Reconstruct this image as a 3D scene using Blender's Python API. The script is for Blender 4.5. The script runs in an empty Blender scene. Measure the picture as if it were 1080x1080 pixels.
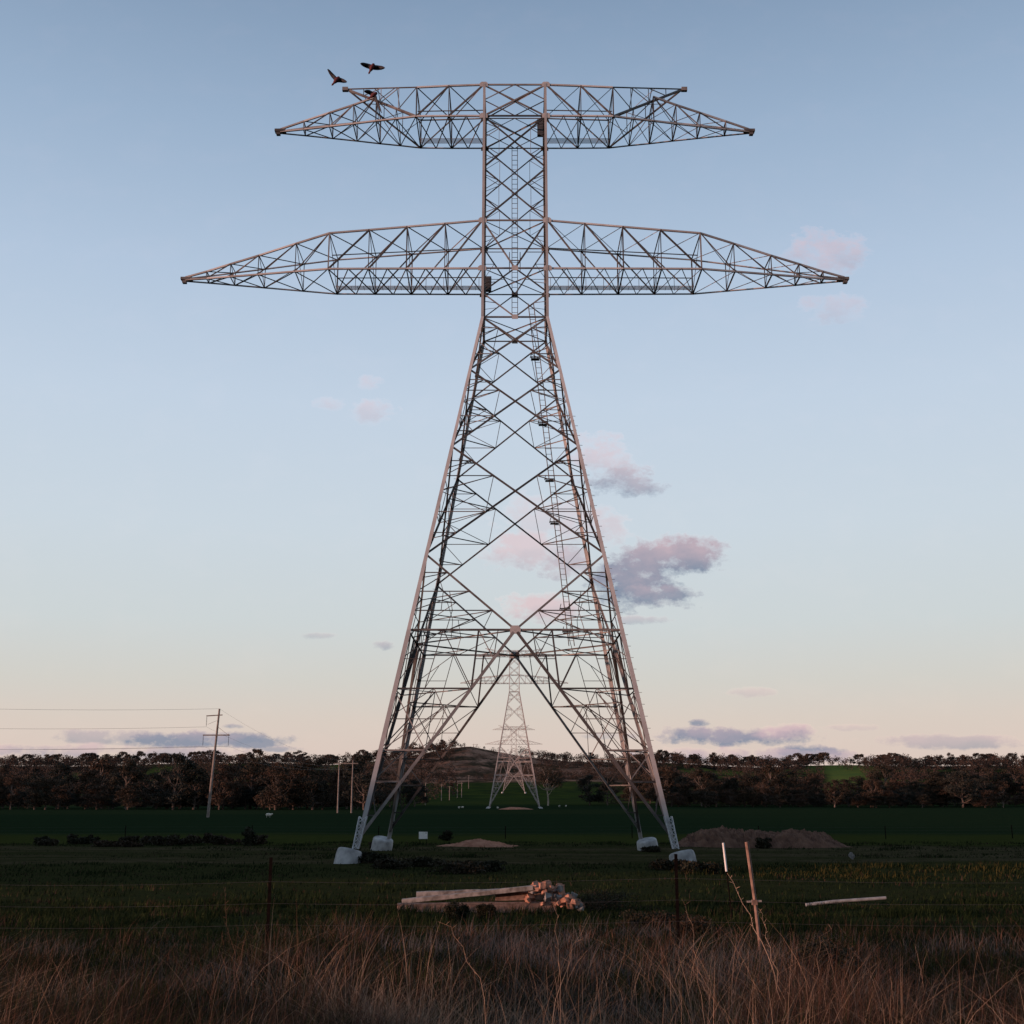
import bpy, math, random
import numpy as np
from mathutils import Vector, Matrix
random.seed(7); rng = np.random.default_rng(7)
scene = bpy.context.scene
COL = scene.collection
TH = math.radians(13.5); FPX = 1271.0; ZC = 3.65

# ------------------------------------------------------------------ placing
def at(px, py, Y):
    """world point that lies Y metres ahead, seen at photo pixel px, py"""
    u = (px - 540) / FPX; v = (540 - py) / FPX
    s = Y / (math.cos(TH) - v * math.sin(TH))
    return Vector((u * s, Y, ZC + (math.sin(TH) + v * math.cos(TH)) * s))
def xat(px, Y, z):
    d = Y * math.cos(TH) + (z - ZC) * math.sin(TH)
    return (px - 540) / FPX * d

# ------------------------------------------------------------------ terrain
NEAR = ([-400, -60, 0, 10, 20, 30, 45, 60, 76, 130, 500, 573, 650, 800, 1000, 1180, 1400],
        [2.4, 2.2, 2.0, 1.75, 1.38, .9, .35, .1, 0, 0.05, .4, .5, 1.6, 3.6, 7.5, 15, 27])
RIDGE_A = [-1.3, -.45, -.28, -.2, -.15, -.1, -.055, -.035, -.015, .01, .05, .12, .2, .28, .4, 1.3]
RIDGE_E = [1.2, 1.5, 1.7, 1.75, 1.55, 1.85, 2.4, 2.52, 2.3, 2.05, 1.85, 1.7, 1.5, 1.65, 1.6, 1.2]
def hnoise(x, y):
    return (np.sin(x * .011 + 1.3) * np.cos(y * .009 + .4) + .5 * np.sin(x * .027 + y * .019)) * .5
def height(x, y):
    x = np.asarray(x, float); y = np.asarray(y, float)
    base = np.interp(y, *NEAR)
    a = x / np.maximum(y, 200)
    ridge = ZC + 1800 * np.tan(np.radians(np.interp(a, RIDGE_A, RIDGE_E)))
    t = np.clip((y - 1480) / 320, 0, 1); t = t * t * (3 - 2 * t)
    far = base + (ridge - base) * t
    t2 = np.clip((y - 1800) / 5000, 0, 1)
    far = far * (1 - .45 * t2)
    amp = np.clip((y - 600) / 600, 0, 1) * 3.0
    hb = np.clip((-70 - y) / 230, 0, 1) * np.clip((x + 330) / 170, 0, 1)        # unseen hill added behind the camera to block low skylight
    far = far + 105 * hb * hb * (3 - 2 * hb)
    t3 = np.clip((y + 50) / 24, 0, 1) * np.clip((330 - y) / 110, 0, 1); t3 = t3 * t3 * (3 - 2 * t3)
    far = far + 15.2 * t3 * np.exp(-((x + 262) / 48) ** 2)  # off-view ridge added on the left to shade the tower base
    return far + hnoise(x, y) * amp + .05 * np.sin(x * .35 + .6) * np.cos(y * .28) * np.clip((y - 4) / 20, 0, 1)
def hz(x, y): return float(height(x, y))

# ------------------------------------------------------------------ materials
def mat(name, build):
    m = bpy.data.materials.new(name); m.use_nodes = True
    nt = m.node_tree; b = nt.nodes['Principled BSDF']
    build(nt, b); return m
def N(nt, kind, **kw):
    n = nt.nodes.new(kind)
    for k, v in kw.items(): setattr(n, k, v)
    return n
def ramp(nt, stops, interp='LINEAR'):
    r = N(nt, 'ShaderNodeValToRGB'); r.color_ramp.interpolation = interp
    e = r.color_ramp.elements
    while len(e) < len(stops): e.new(.5)
    for i, (p, c) in enumerate(stops):
        e[i].position = p; e[i].color = (*c, 1)
    return r
def noisy(name, c1, c2, scale=3, rough=.8, metal=0, detail=5, bump=0, coords='Object', lo=.35, hi=.65, spec=.3):
    def f(nt, b):
        tc = N(nt, 'ShaderNodeTexCoord'); n = N(nt, 'ShaderNodeTexNoise')
        n.inputs['Scale'].default_value = scale; n.inputs['Detail'].default_value = detail
        nt.links.new(tc.outputs[coords], n.inputs['Vector'])
        r = ramp(nt, [(lo, c1), (hi, c2)])
        nt.links.new(n.outputs['Fac'], r.inputs[0]); nt.links.new(r.outputs[0], b.inputs['Base Color'])
        b.inputs['Roughness'].default_value = rough; b.inputs['Metallic'].default_value = metal
        b.inputs['Specular IOR Level'].default_value = spec
        if bump:
            bp = N(nt, 'ShaderNodeBump'); bp.inputs['Strength'].default_value = bump
            nt.links.new(n.outputs['Fac'], bp.inputs['Height']); nt.links.new(bp.outputs[0], b.inputs['Normal'])
    return mat(name, f)
def foliage(name, c1, c2, c3):
    def f(nt, b):
        g = N(nt, 'ShaderNodeNewGeometry'); oi = N(nt, 'ShaderNodeObjectInfo')
        r = ramp(nt, [(0, c1), (.5, c2), (1, c3)])
        ad = N(nt, 'ShaderNodeMath', operation='MULTIPLY_ADD'); ad.inputs[1].default_value = .45
        m2 = N(nt, 'ShaderNodeMath', operation='MULTIPLY'); m2.inputs[1].default_value = .55
        nt.links.new(oi.outputs['Random'], m2.inputs[0])
        nt.links.new(g.outputs['Random Per Island'], ad.inputs[0]); nt.links.new(m2.outputs[0], ad.inputs[2])
        nt.links.new(ad.outputs[0], r.inputs[0]); nt.links.new(r.outputs[0], b.inputs['Base Color'])
        b.inputs['Roughness'].default_value = .75; b.inputs['Specular IOR Level'].default_value = .15
    return mat(name, f)
M = {}
M['steel'] = noisy('weathered_steel', (.11, .10, .097), (.27, .25, .24), .9, .6, .0, coords='Object', spec=.3)
def piecewise(name, c1, c2, c3, rough=.6):
    def f(nt, b):
        g = N(nt, 'ShaderNodeNewGeometry'); r = ramp(nt, [(0, c1), (.55, c2), (1, c3)]); tc = N(nt, 'ShaderNodeTexCoord')
        n = N(nt, 'ShaderNodeTexNoise'); n.inputs['Scale'].default_value = .9; n.inputs['Detail'].default_value = 5; nt.links.new(tc.outputs['Object'], n.inputs['Vector'])
        a = N(nt, 'ShaderNodeMath', operation='MULTIPLY_ADD'); a.inputs[1].default_value = .75; m = N(nt, 'ShaderNodeMath', operation='MULTIPLY_ADD'); m.inputs[1].default_value = .8; m.inputs[2].default_value = -.27
        nt.links.new(n.outputs['Fac'], m.inputs[0]); nt.links.new(g.outputs['Random Per Island'], a.inputs[0]); nt.links.new(m.outputs[0], a.inputs[2])
        nt.links.new(a.outputs[0], r.inputs[0]); nt.links.new(r.outputs[0], b.inputs['Base Color'])
        b.inputs['Roughness'].default_value = rough; b.inputs['Specular IOR Level'].default_value = .3
    return mat(name, f)
M['steel'] = piecewise('weathered_shaded_steel', (.022, .02, .02), (.07, .062, .06), (.30, .27, .255))  # tones random per member, darkened as if the bracing were in shade
M['steel_leg_lit'] = piecewise('sunlit_leg_steel', (.19, .178, .174), (.37, .35, .345), (.58, .55, .54))  # same steel as the bracing, sunlit look put into a lighter colour
M['steel_far_lit'] = noisy('sunlit_far_steel', (.31, .265, .25), (.42, .365, .345), .5, .6)  # same steel again, lightened so the distant towers look sunlit
M['box_grey'] = noisy('box_grey', (.05, .052, .056), (.08, .082, .088), 2, .6)
M['steel_dark'] = noisy('dull_steel', (.018, .018, .019), (.035, .034, .034), 1.1, .7, .0, spec=.3)
M['steel_new'] = noisy('fresh_galvanised_steel', (.42, .43, .45), (.6, .62, .64), 4, .55, .0)
M['grating'] = noisy('walkway_grating', (.22, .22, .23), (.3, .3, .31), 2, .6)
M['concrete'] = noisy('concrete', (.26, .26, .265), (.52, .52, .52), 1.6, .9, 0, 10, .5)
M['timber'] = noisy('weathered_timber', (.14, .12, .105), (.36, .32, .29), 6, .85, 0, 8, .4)
M['timber_red'] = noisy('reddish_timber', (.14, .085, .065), (.28, .18, .14), 9, .85, 0, 8, .4)
M['pole_wood'] = noisy('pole_wood', (.14, .115, .10), (.24, .205, .185), 1.5, .85)
M['post_steel'] = noisy('rusty_post_steel', (.005, .004, .004), (.012, .008, .007), 12, .95, spec=.02)
M['wire'] = noisy('fence_wire', (.05, .047, .046), (.09, .085, .085), 8, .6)
M['cable'] = noisy('overhead_cable', (.12, .11, .11), (.16, .15, .15), 1, .5)
M['ceramic'] = noisy('insulator_ceramic', (.55, .5, .46), (.65, .6, .55), 3, .25)
M['white'] = noisy('white_paint', (.68, .67, .64), (.8, .79, .77), 8, .5)
M['pipe'] = noisy('pale_pipe', (.22, .22, .22), (.34, .34, .34), 6, .6)
M['marks'] = noisy('dark_print', (.05, .05, .05), (.09, .08, .08), 8, .6)
M['brick'] = noisy('broken_brick', (.27, .115, .075), (.44, .24, .17), 5, .9, 0, 6, .5)
M['rubble'] = noisy('broken_concrete', (.13, .125, .12), (.27, .25, .24), 6, .9, 0, 8, .5)
M['soil'] = noisy('red_soil', (.09, .05, .038), (.20, .115, .082), 1.4, .95, 0, 10, .7, lo=.3, hi=.7, spec=.05)
M['soil_pale'] = noisy('pale_soil', (.26, .115, .075), (.46, .235, .16), 1.8, .95, 0, 10, .7, lo=.3, hi=.7, spec=.05)
M['bark'] = noisy('bark', (.05, .038, .032), (.12, .09, .075), 2, .9)
M['bark_pale'] = noisy('pale_bark', (.28, .22, .18), (.42, .34, .28), 2, .85)
M['bark_grey'] = noisy('grey_bark', (.09, .07, .06), (.2, .155, .13), 2, .9)
M['leaf'] = foliage('gum_leaves', (.014, .018, .012), (.038, .028, .019), (.085, .046, .03))
M['leaf_dark'] = foliage('dark_leaves', (.012, .016, .014), (.022, .024, .02), (.04, .036, .026))
M['leaf_far'] = foliage('hill_leaves', (.022, .021, .018), (.045, .034, .027), (.075, .048, .036))
M['shrub_leaf'] = foliage('shrub_leaves', (.010, .015, .007), (.024, .022, .012), (.05, .028, .019))
M['feather_pink'] = noisy('pink_feathers', (.07, .018, .022), (.13, .036, .04), 20, .8)
M['feather_grey'] = noisy('grey_feathers', (.018, .017, .022), (.045, .042, .05), 20, .8)
M['fleece'] = noisy('sheep_fleece', (.5, .46, .4), (.62, .58, .5), 8, .95)

# ------------------------------------------------------------------ mesh building
class B:
    def __init__(s): s.v = []; s.f = []; s.m = []
    def add(s, vs, fs, mi=0):
        o = len(s.v); s.v += [tuple(p) for p in vs]
        s.f += [[i + o for i in f] for f in fs]; s.m += [mi] * len(fs)
    def angle(s, p, q, w, n=None, t=None):
        """steel angle section from p to q, one flange lying in the face whose normal is n"""
        p = Vector(p); q = Vector(q); d = q - p
        if d.length < 1e-4: return
        d.normalize(); n = Vector(n) if n is not None else Vector((0, -1, 0))
        u = n.cross(d)
        if u.length < .05: u = Vector((1, .3, .2)).cross(d)
        u.normalize()
        if u.z < 0: u = -u
        nn = d.cross(u).normalized()
        w = w * .76
        if nn.dot(n) < 0: nn = -nn
        t = t or max(w * .13, .012)
        prof = [(-w/2, 0), (w/2, 0), (w/2, t), (-w/2 + t, t), (-w/2 + t, w), (-w/2, w)]
        ps = [p + u * a - nn * b for a, b in prof]; qs = [q + u * a - nn * b for a, b in prof]
        k = 6
        s.add(ps + qs, [[i, (i+1) % k, k + (i+1) % k, k + i] for i in range(k)] + [[0, 3, 2, 1], [0, 5, 4, 3], [6, 7, 8, 9], [6, 9, 10, 11]])
    def corner(s, p, q, w, d1, d2, t=.03):
        """corner leg: an angle whose two flanges run along d1 and d2 from the heel line p-q"""
        p = Vector(p); q = Vector(q); d1 = Vector(d1); d2 = Vector(d2)
        prof = [(0, 0), (w, 0), (w, t), (t, t), (t, w), (0, w)]
        ps = [p + d1 * a + d2 * b for a, b in prof]; qs = [q + d1 * a + d2 * b for a, b in prof]
        k = 6
        s.add(ps + qs, [[i, (i+1) % k, k + (i+1) % k, k + i] for i in range(k)] + [[0, 3, 2, 1], [0, 5, 4, 3], [6, 7, 8, 9], [6, 9, 10, 11]])
    def bar(s, p, q, w, h=None, mi=0, up=(0, 0, 1)):
        p = Vector(p); q = Vector(q); d = (q - p).normalized(); h = h or w
        u = d.cross(Vector(up))
        if u.length < .05: u = d.cross(Vector((0, 1, 0)))
        u.normalize(); v = u.cross(d)
        c = [(-1, -1), (1, -1), (1, 1), (-1, 1)]
        vs = [p + u * a * w/2 + v * b * h/2 for a, b in c] + [q + u * a * w/2 + v * b * h/2 for a, b in c]
        s.add(vs, [[0, 1, 5, 4], [1, 2, 6, 5], [2, 3, 7, 6], [3, 0, 4, 7], [3, 2, 1, 0], [4, 5, 6, 7]], mi)
    def box(s, c, sx, sy, sz, mi=0):
        c = Vector(c); s.bar(c - Vector((0, 0, sz/2)), c + Vector((0, 0, sz/2)), sx, sy, mi, up=(0, 1, 0))
    def tube(s, pts, rad, k=8, mi=0, caps=True):
        pts = [Vector(p) for p in pts]; n = len(pts); rad = rad if hasattr(rad, '__len__') else [rad] * n
        vs = []; fs = []
        for i, p in enumerate(pts):
            d = (pts[min(i+1, n-1)] - pts[max(i-1, 0)]).normalized()
            u = d.cross(Vector((.02, 1, .03)));
            if u.length < .1: u = d.cross(Vector((1, 0, 0)))
            u.normalize(); w = d.cross(u)
            for j in range(k):
                a = 2 * math.pi * j / k
                vs.append(p + (u * math.cos(a) + w * math.sin(a)) * rad[i])
        for i in range(n - 1):
            for j in range(k):
                fs.append([i*k + j, i*k + (j+1) % k, (i+1)*k + (j+1) % k, (i+1)*k + j])
        if caps: fs += [list(range(k))[::-1], [(n-1)*k + j for j in range(k)]]
        s.add(vs, fs, mi)
    def build(s, name, mats, parent=None, smooth=False):
        me = bpy.data.meshes.new(name); me.from_pydata(s.v, [], s.f)
        mats = mats if isinstance(mats, (list, tuple)) else [mats]
        for m in mats: me.materials.append(m)
        if len(mats) > 1: me.polygons.foreach_set('material_index', s.m)
        if smooth: me.polygons.foreach_set('use_smooth', [True] * len(s.f))
        me.update()
        o = bpy.data.objects.new(name, me); COL.objects.link(o)
        if parent: o.parent = parent
        return o
def tag(o, label=None, cat=None, group=None, kind=None):
    if label: o['label'] = label
    if cat: o['category'] = cat
    if group: o['group'] = group
    if kind: o['kind'] = kind
    return o
def empty(name, loc, label, cat, group=None, rz=0):
    o = bpy.data.objects.new(name, None); COL.objects.link(o); o.location = loc; o.rotation_euler = (0, 0, rz)
    return tag(o, label, cat, group)
def copy_thing(o, loc, rot=None, scl=None):
    c = o.copy(); COL.objects.link(c); c.location = loc
    if rot is not None: c.rotation_euler = rot
    if scl is not None: c.scale = scl
    for ch in o.children:
        d = ch.copy(); COL.objects.link(d); d.parent = c
        for g in ch.children:
            e = g.copy(); COL.objects.link(e); e.parent = d
    return c

# ------------------------------------------------------------------ transmission towers
def lattice_tower(loc, label, ext=0.0, a=9.7, k=1.0, detail=True, group=None):
    """k scales the member widths; ext lengthens the body below the waist"""
    T = empty('transmission_tower', loc, label, 'transmission tower', group)
    st = M['steel'] if detail else M['steel_far_lit']; E = ext; z0 = .85; w0 = 2.45; zw = 38.4 + E
    def hf(z):
        if z >= zw: return w0 - .05 * (z - zw) / 20
        return w0 + (a - w0) * (zw - z) / (zw - z0)
    SG = [(-1, -1), (1, -1), (1, 1), (-1, 1)]
    NR = [Vector((0, -1, 0)), Vector((1, 0, 0)), Vector((0, 1, 0)), Vector((-1, 0, 0))]
    def C(i, z):
        h = hf(z); return Vector((SG[i % 4][0] * h, SG[i % 4][1] * h, z))
    def F(f, sgn, z):                       # point on face f, sgn -1..1 across it
        return C(f, z).lerp(C(f + 1, z), (sgn + 1) / 2)
    zK = 14.57 + E * .45
    zs = [zw] + [zw - (38.4 - q) * (zw - zK) / (38.4 - 14.57) for q in (34.02, 27.88, 19.84)] + [zK]
    # legs with their footings and foot lattice
    for i in range(4):
        sx, sy = SG[i]
        lb = B()
        def heel(z): return C(i, z) + Vector((sx * .05, sy * .05, 0))
        d1 = (-sx, 0, 0); d2 = (0, -sy, 0)
        for (za, zb, ww) in ((z0, zK, .285), (zK, zs[2], .25), (zs[2], zw, .215), (zw, 57.75 + E, .19)):
            lb.corner(heel(za), heel(zb), ww * k, d1, d2, .045)
        leg = lb.build('leg', M['steel_leg_lit'] if detail else st, T)
        if detail:
            pb = B()
            for n in range(72):                       # step bolts on the outside of the corner
                z = 3.2 + n * .38
                if z > zw: break
                p = C(i, z) + Vector((sx * .05, sy * .05, 0))
                q = p + (Vector((sx * .19, -sy*.02, 0)) if n % 2 else Vector((-sx*.02, sy * .19, 0)))
                pb.bar(p, q, .025)
            if i in (1, 3): pb.build('step_bolts', M['steel'], leg)
            # lattice boot round the foot of the leg
            fb = B(); zt = 2.75; wd = .23
            for cx, cy in ((-1, -1), (1, -1), (1, 1), (-1, 1)):
                fb.bar(C(i, z0) + Vector((cx * wd * .75, cy * wd * .75, 0)), C(i, zt) + Vector((cx * wd, cy * wd, 0)), .045)
            n = 5
            for j in range(n):
                za = z0 + (zt - z0) * j / n; zb = z0 + (zt - z0) * (j + 1) / n
                ra = wd * (.75 + .25 * j / n); rb_ = wd * (.75 + .25 * (j + 1) / n)
                for c in range(4):
                    A = C(i, za); Bq = C(i, zb)
                    fb.bar(A + Vector((SG[c][0] * ra, SG[c][1] * ra, 0)), Bq + Vector((SG[(c+1) % 4][0] * rb_, SG[(c+1) % 4][1] * rb_, 0)), .032)
                    fb.bar(A + Vector((SG[(c+1) % 4][0] * ra, SG[(c+1) % 4][1] * ra, 0)), Bq + Vector((SG[c][0] * rb_, SG[c][1] * rb_, 0)), .032)
            if sy < 0: fb.build('foot_lattice', M['steel_new'], leg)
        # raked concrete pier
        ft = B(); rk = .19
        hgt = [.8, .66, .82, .92][i]; c = C(i, z0) + Vector((sx * .32, 0, 0))
        rs = [.80, .80, .78, .75, .67, .3]; zz = [-.6, hgt * .5, hgt - .16, hgt - .06, hgt, hgt + .012]
        ft.tube([c + Vector((sx * rk * (hgt - q), sy * rk * (hgt - q), q - z0)) for q in zz], [r * (1 if k < 1.2 else 1.1) for r in rs], 20)
        ft.build('concrete_footing', M['concrete'], T)
        if not detail: continue
    # body bracing
    for f in range(4):
        hip = B()
        n = NR[f]; b = B()
        for j in range(3):
            zT, zB = zs[j], zs[j + 1]; hT, hB = hf(zT), hf(zB)
            t = hT / (hT + hB); zc = zT + (zB - zT) * t
            b.angle(F(f, -1, zT), F(f, 1, zB), (.15, .15, .16)[j] * k, n)
            b.angle(F(f, 1, zT) + n * -.05, F(f, -1, zB) + n * -.05, (.15, .15, .16)[j] * k, n)
            nn = (2, 3, 3)[j] if detail else (3, 3, 3)[j]
            for sgn in (-1, 1):
                cen = Vector(F(f, 0, zc)); A = F(f, sgn, zT); Bt = F(f, sgn, zB); Md = F(f, sgn, zc)
                up = [A.lerp(cen, q / nn) for q in range(nn)]; lu = [A.lerp(Md, q / nn) for q in range(nn + 1)]
                lo = [Bt.lerp(cen, q / nn) for q in range(nn)]; ll = [Bt.lerp(Md, q / nn) for q in range(nn + 1)]
                for q in range(1, nn):
                    b.angle(lu[q], up[q], .075 * k, n); b.angle(up[q], lu[q + 1], .065 * k, n)
                    b.angle(ll[q], lo[q], .075 * k, n); b.angle(lo[q], ll[q + 1], .065 * k, n)
                    if sgn == 1:
                        m1 = C(f + 1, zT).lerp(F(f + 1, 0, zc), q / nn); m2 = C(f + 1, zB).lerp(F(f + 1, 0, zc), q / nn)
                        if q == nn - 1 or detail:
                            hip.angle(up[q], m1, .085 * k, (0, 0, 1)); hip.angle(lo[q], m2, .085 * k, (0, 0, 1))
                b.angle(up[nn - 1], lo[nn - 1], .06 * k, n)
        # K panel
        zT = zs[3]; Kc = F(f, 0, zK)
        b2 = b
        for sgn in (-1, 1):
            A = F(f, sgn, zT); Bt = F(f, sgn, zK)
            b2.angle(A, Kc, .17 * k, n)
            nn = 4
            L = [A.lerp(Bt, q / nn) for q in range(nn + 1)]; D = [A.lerp(Kc, q / nn) for q in range(nn + 1)]
            for q in range(1, nn):
                b2.angle(L[q], D[q], .085 * k, n)
                b2.angle(D[q], L[q + 1] if q < nn - 1 else Bt.lerp(Kc, .38), .075 * k, n)
                if q >= 2:
                    b2.angle(L[q].lerp(D[q], .5), L[q-1].lerp(D[q-1], .62), .06 * k, n)
                    b2.angle(L[q].lerp(D[q], .5), L[q+1].lerp(D[q+1], .36), .06 * k, n)
                if sgn == 1:
                    o = C(f + 1, zT).lerp(F(f + 1, 0, zK), q / nn)
                    hip.angle(D[q], o, .085 * k, (0, 0, 1))
            b2.angle(D[3], Bt.lerp(Kc, .7), .06 * k, n)
        b.build('body_bracing', st, T)
        # portal below the K node
        g = B()
        g.angle(F(f, -1, zK), Kc, .17 * k, n); g.angle(Kc, F(f, 1, zK), .17 * k, n)
        zb = 1.42
        lev = [zK, 10.69 + E * .3, 6.78 + E * .18, 4.86 + E * .1, 2.81 + E * .04, zb]
        for sgn in (-1, 1):
            foot = F(f, sgn, zb); top = Kc
            g.angle(top, foot, .24 * k, n)
            L = [F(f, sgn, z) for z in lev]; D = [foot.lerp(top, (z - zb) / (zK - zb)) for z in lev]
            q1 = L[0].lerp(D[0], .33); q2 = L[0].lerp(D[0], .66); q3 = L[0].lerp(D[0], .84)
            for q in range(1, 5):
                g.angle(L[q], D[q], (.13, .13, .11, .1, .1)[q] * k, n)
                if q < 4: g.angle(L[q], D[q + 1], .09 * k, n)
            g.angle(F(f, sgn, 2.35 + E*.03), foot.lerp(top, (1.95 - zb) / (zK - zb)), .08 * k, n)
            # hangers between the horizontal and the upper strut level
            g.angle(q2, D[1], .15 * k, n); g.angle(q1, D[1], .08 * k, n)
            e = D[0].lerp(D[1], .5); g.angle(q3, e, .08 * k, n); g.angle(q2, e, .08 * k, n)
            g.angle(q2.lerp(D[1], .5), e, .06 * k, n)
            g.angle(q1, L[0].lerp(L[1], .5), .07 * k, n); g.angle(q1, L[1].lerp(D[1], .4), .07 * k, n)
            g.angle(L[0].lerp(L[1], .5), q1.lerp(L[1].lerp(D[1], .4), .5), .06 * k, n)
            g.angle(L[1], L[0].lerp(L[1], .5).lerp(q1, .6), .06 * k, n)
            # second tier
            m = L[1].lerp(D[1], .52); m2 = L[2].lerp(D[2], .5)
            g.angle(D[1], m2.lerp(L[2], .9), .08 * k, n); g.angle(m, m2, .06 * k, n)
            s_ = D[1].lerp(D[2], .5); g.angle(m, s_, .075 * k, n); g.angle(s_, L[1].lerp(L[2], .5).lerp(s_, .4), .07 * k, n)
            g.angle(L[1].lerp(L[2], .5), L[1].lerp(L[2], .5).lerp(s_, .4), .07 * k, n)
            g.angle(L[1].lerp(L[2], .5), m, .06 * k, n)
            if sgn == 1:
                for q in range(1, 4):
                    Dn = C(f + 1, zb).lerp(F(f + 1, 0, zK), (lev[q] - zb) / (zK - zb))
                    hip.angle(D[q], Dn, .1 * k, (0, 0, 1)); hip.angle(L[q], D[q].lerp(Dn, .5), .07 * k, (0, 0, 1))
                    if q < 3:
                        Dm = C(f + 1, zb).lerp(F(f + 1, 0, zK), (lev[q+1] - zb) / (zK - zb))
                        hip.angle(D[q].lerp(Dn, .5), L[q+1], .07 * k, n)
                        hip.angle(D[q].lerp(Dn, .5), D[q+1], .06 * k, n); hip.angle(D[q].lerp(Dn, .5), Dm, .06 * k, n)
        g.build('portal_bracing', st, T)
        # column above the waist
        c = B(); h = .12 * k
        zl = [zw, 42.3 + E, 46.2 + E, 50.6 + E, 55 + E, 57.7 + E]
        for z in (zl[0], zl[1], zl[2], zl[4], zl[5]): c.angle(F(f, -1, z), F(f, 1, z), .14 * k, n)
        zm = (zl[0] + zl[1]) / 2
        for sgn in (-1, 1):
            c.angle(F(f, 0, zl[0]), F(f, sgn, zm), h, n); c.angle(F(f, sgn, zm), F(f, 0, zl[1]), h, n)
            c.angle(F(f, 0, zl[1]), F(f, sgn, zl[2]), .15 * k, n)
            for q in (.33, .66):
                c.angle(F(f, sgn, zl[1] + (zl[2] - zl[1]) * q), F(f, sgn * q, zl[1] + (zl[2] - zl[1]) * q), .06 * k, n)
            c.angle(F(f, sgn, zl[1] + 1.3), F(f, sgn * .66, zl[1] + 2.6), .05 * k, n)
            c.angle(F(f, sgn, zm + .7), F(f, sgn * .55, zm + .85), .05 * k, n); c.angle(F(f, sgn, zm - .7), F(f, sgn * .55, zm - .85), .05 * k, n)
            for za, zb_ in ((zl[2], zl[3]), (zl[3], zl[4])):
                mid = (za + zb_) / 2
                for zq in (za + .25 * (zb_ - za), zb_ - .25 * (zb_ - za)):
                    c.angle(F(f, sgn, mid + (zq - mid) * .25), F(f, sgn * .5, zq), .055 * k, n)
                    c.angle(F(f, sgn, mid + (zq - mid) * 1.5), F(f, sgn * .5, zq), .055 * k, n)
                c.angle(F(f, sgn * .5, za + .25 * (zb_ - za)), F(f, sgn * .5, zb_ - .25 * (zb_ - za)), .045 * k, n)
        for za, zb_ in ((zl[2], zl[3]), (zl[3], zl[4]), (zl[4], zl[5])):
            c.angle(F(f, -1, za), F(f, 1, zb_), .15 * k, n); c.angle(F(f, 1, za) - n * .05, F(f, -1, zb_) - n * .05, .13 * k, n)
        ztm = (zl[4] + zl[5]) / 2
        for sgn in (-1, 1):
            c.angle(F(f, sgn, ztm), F(f, 0, zl[5]), .08 * k, n); c.angle(F(f, sgn, ztm), F(f, 0, zl[4]), .08 * k, n)
        c.build('column_bracing', st, T)
        hip.build('hip_bracing', st, T)
    # flat frames
    pf = B()
    for f in range(4):
        pf.angle(F(f, 0, zK), F(f + 1, 0, zK), .13 * k, (0, 0, 1))
        pf.angle(F(f, .5, zK), F(f + 1, -.5, zK), .09 * k, (0, 0, 1))
        pf.angle(C(f + 1, zK), F(f, 0, zK).lerp(F(f + 1, 0, zK), .5), .09 * k, (0, 0, 1))
    pf.build('plan_bracing', st, T)
    for z in (zw, 42.3 + E, 46.2 + E, 55 + E, 57.7 + E):
        pf = B(); pf.angle(C(0, z), C(2, z), .1 * k, (0, 0, 1)); pf.angle(C(1, z), C(3, z), .1 * k, (0, 0, 1))
        pf.build('plan_bracing', st, T)
    # gusset plates
    def plate(c, n, wd, hg):
        u = Vector((0, 0, 1)).cross(n).normalized(); p = B()
        c = c + n * .03
        o = [(-.5, -.5), (.5, -.5), (.5, .2), (.28, .5), (-.28, .5), (-.5, .2)]
        fr = [c + u * x * wd + Vector((0, 0, y * hg)) for x, y in o]; bk = [q - n * .03 for q in fr]
        p.add(fr + bk, [list(range(6)), [11, 10, 9, 8, 7, 6]] + [[i, i + 6, (i+1) % 6 + 6, (i+1) % 6] for i in range(6)])
        p.build('gusset_plate', M['steel_leg_lit'], T)
    if detail:
        for f in range(4):
            plate(F(f, 0, zK), NR[f], .7, .55)
            plate(F(f, 0, 42.3 + E), NR[f], .5, .4); plate(F(f, 0, zw), NR[f], .45, .35)
        for f in (0, 2):
            for z in (42.3 + E, 46.2 + E, 55 + E, 57.7 + E):
                for sgn in (-1, 1): plate(F(f, sgn, z), NR[f], .62, .42)
    # crossarms
    def arm(s, name, xs, top, bot, hw, nbox, tip, diag_w, extra=None):
        root = None
        ch = B(); lc = B()
        P = {}
        for i, x in enumerate(xs):
            for key, fy, zz in (('FT', -1, top[i]), ('RT', 1, top[i]), ('FB', -1, bot[i]), ('RB', 1, bot[i])):
                P[key, i] = Vector((s * x, fy * hw[i], zz + E))
        nr = {'FT': (0, -1, 0), 'FB': (0, -1, 0), 'RT': (0, 1, 0), 'RB': (0, 1, 0)}
        n = len(xs)
        for i in range(n - 1):
            for key in nr:
                if extra and key in ('FT', 'RT') and i >= nbox and i < extra: continue
                ch.angle(P[key, i], P[key, i + 1], .17 * k, nr[key])
        for i in range(n - 1):
            inbox = i < nbox
            if not (extra and nbox < i < extra):
                if i > 0:
                    wv = .13 if i in (nbox, 2) else .085
                    lc.angle(P['FT', i], P['FB', i], wv * k, (0, -1, 0)); lc.angle(P['RT', i], P['RB', i], wv * k, (0, 1, 0))
                    lc.angle(P['FT', i], P['RT', i], .09 * k, (0, 0, 1)); lc.angle(P['FB', i], P['RB', i], .12 * k, (0, 0, 1))
                    lc.angle(P['FT', i], P['RB', i], .06 * k, (s, 0, 0))
            else:
                lc.angle(P['FB', i], P['RB', i], .09 * k, (0, 0, 1))
            if i == n - 2: continue
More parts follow.
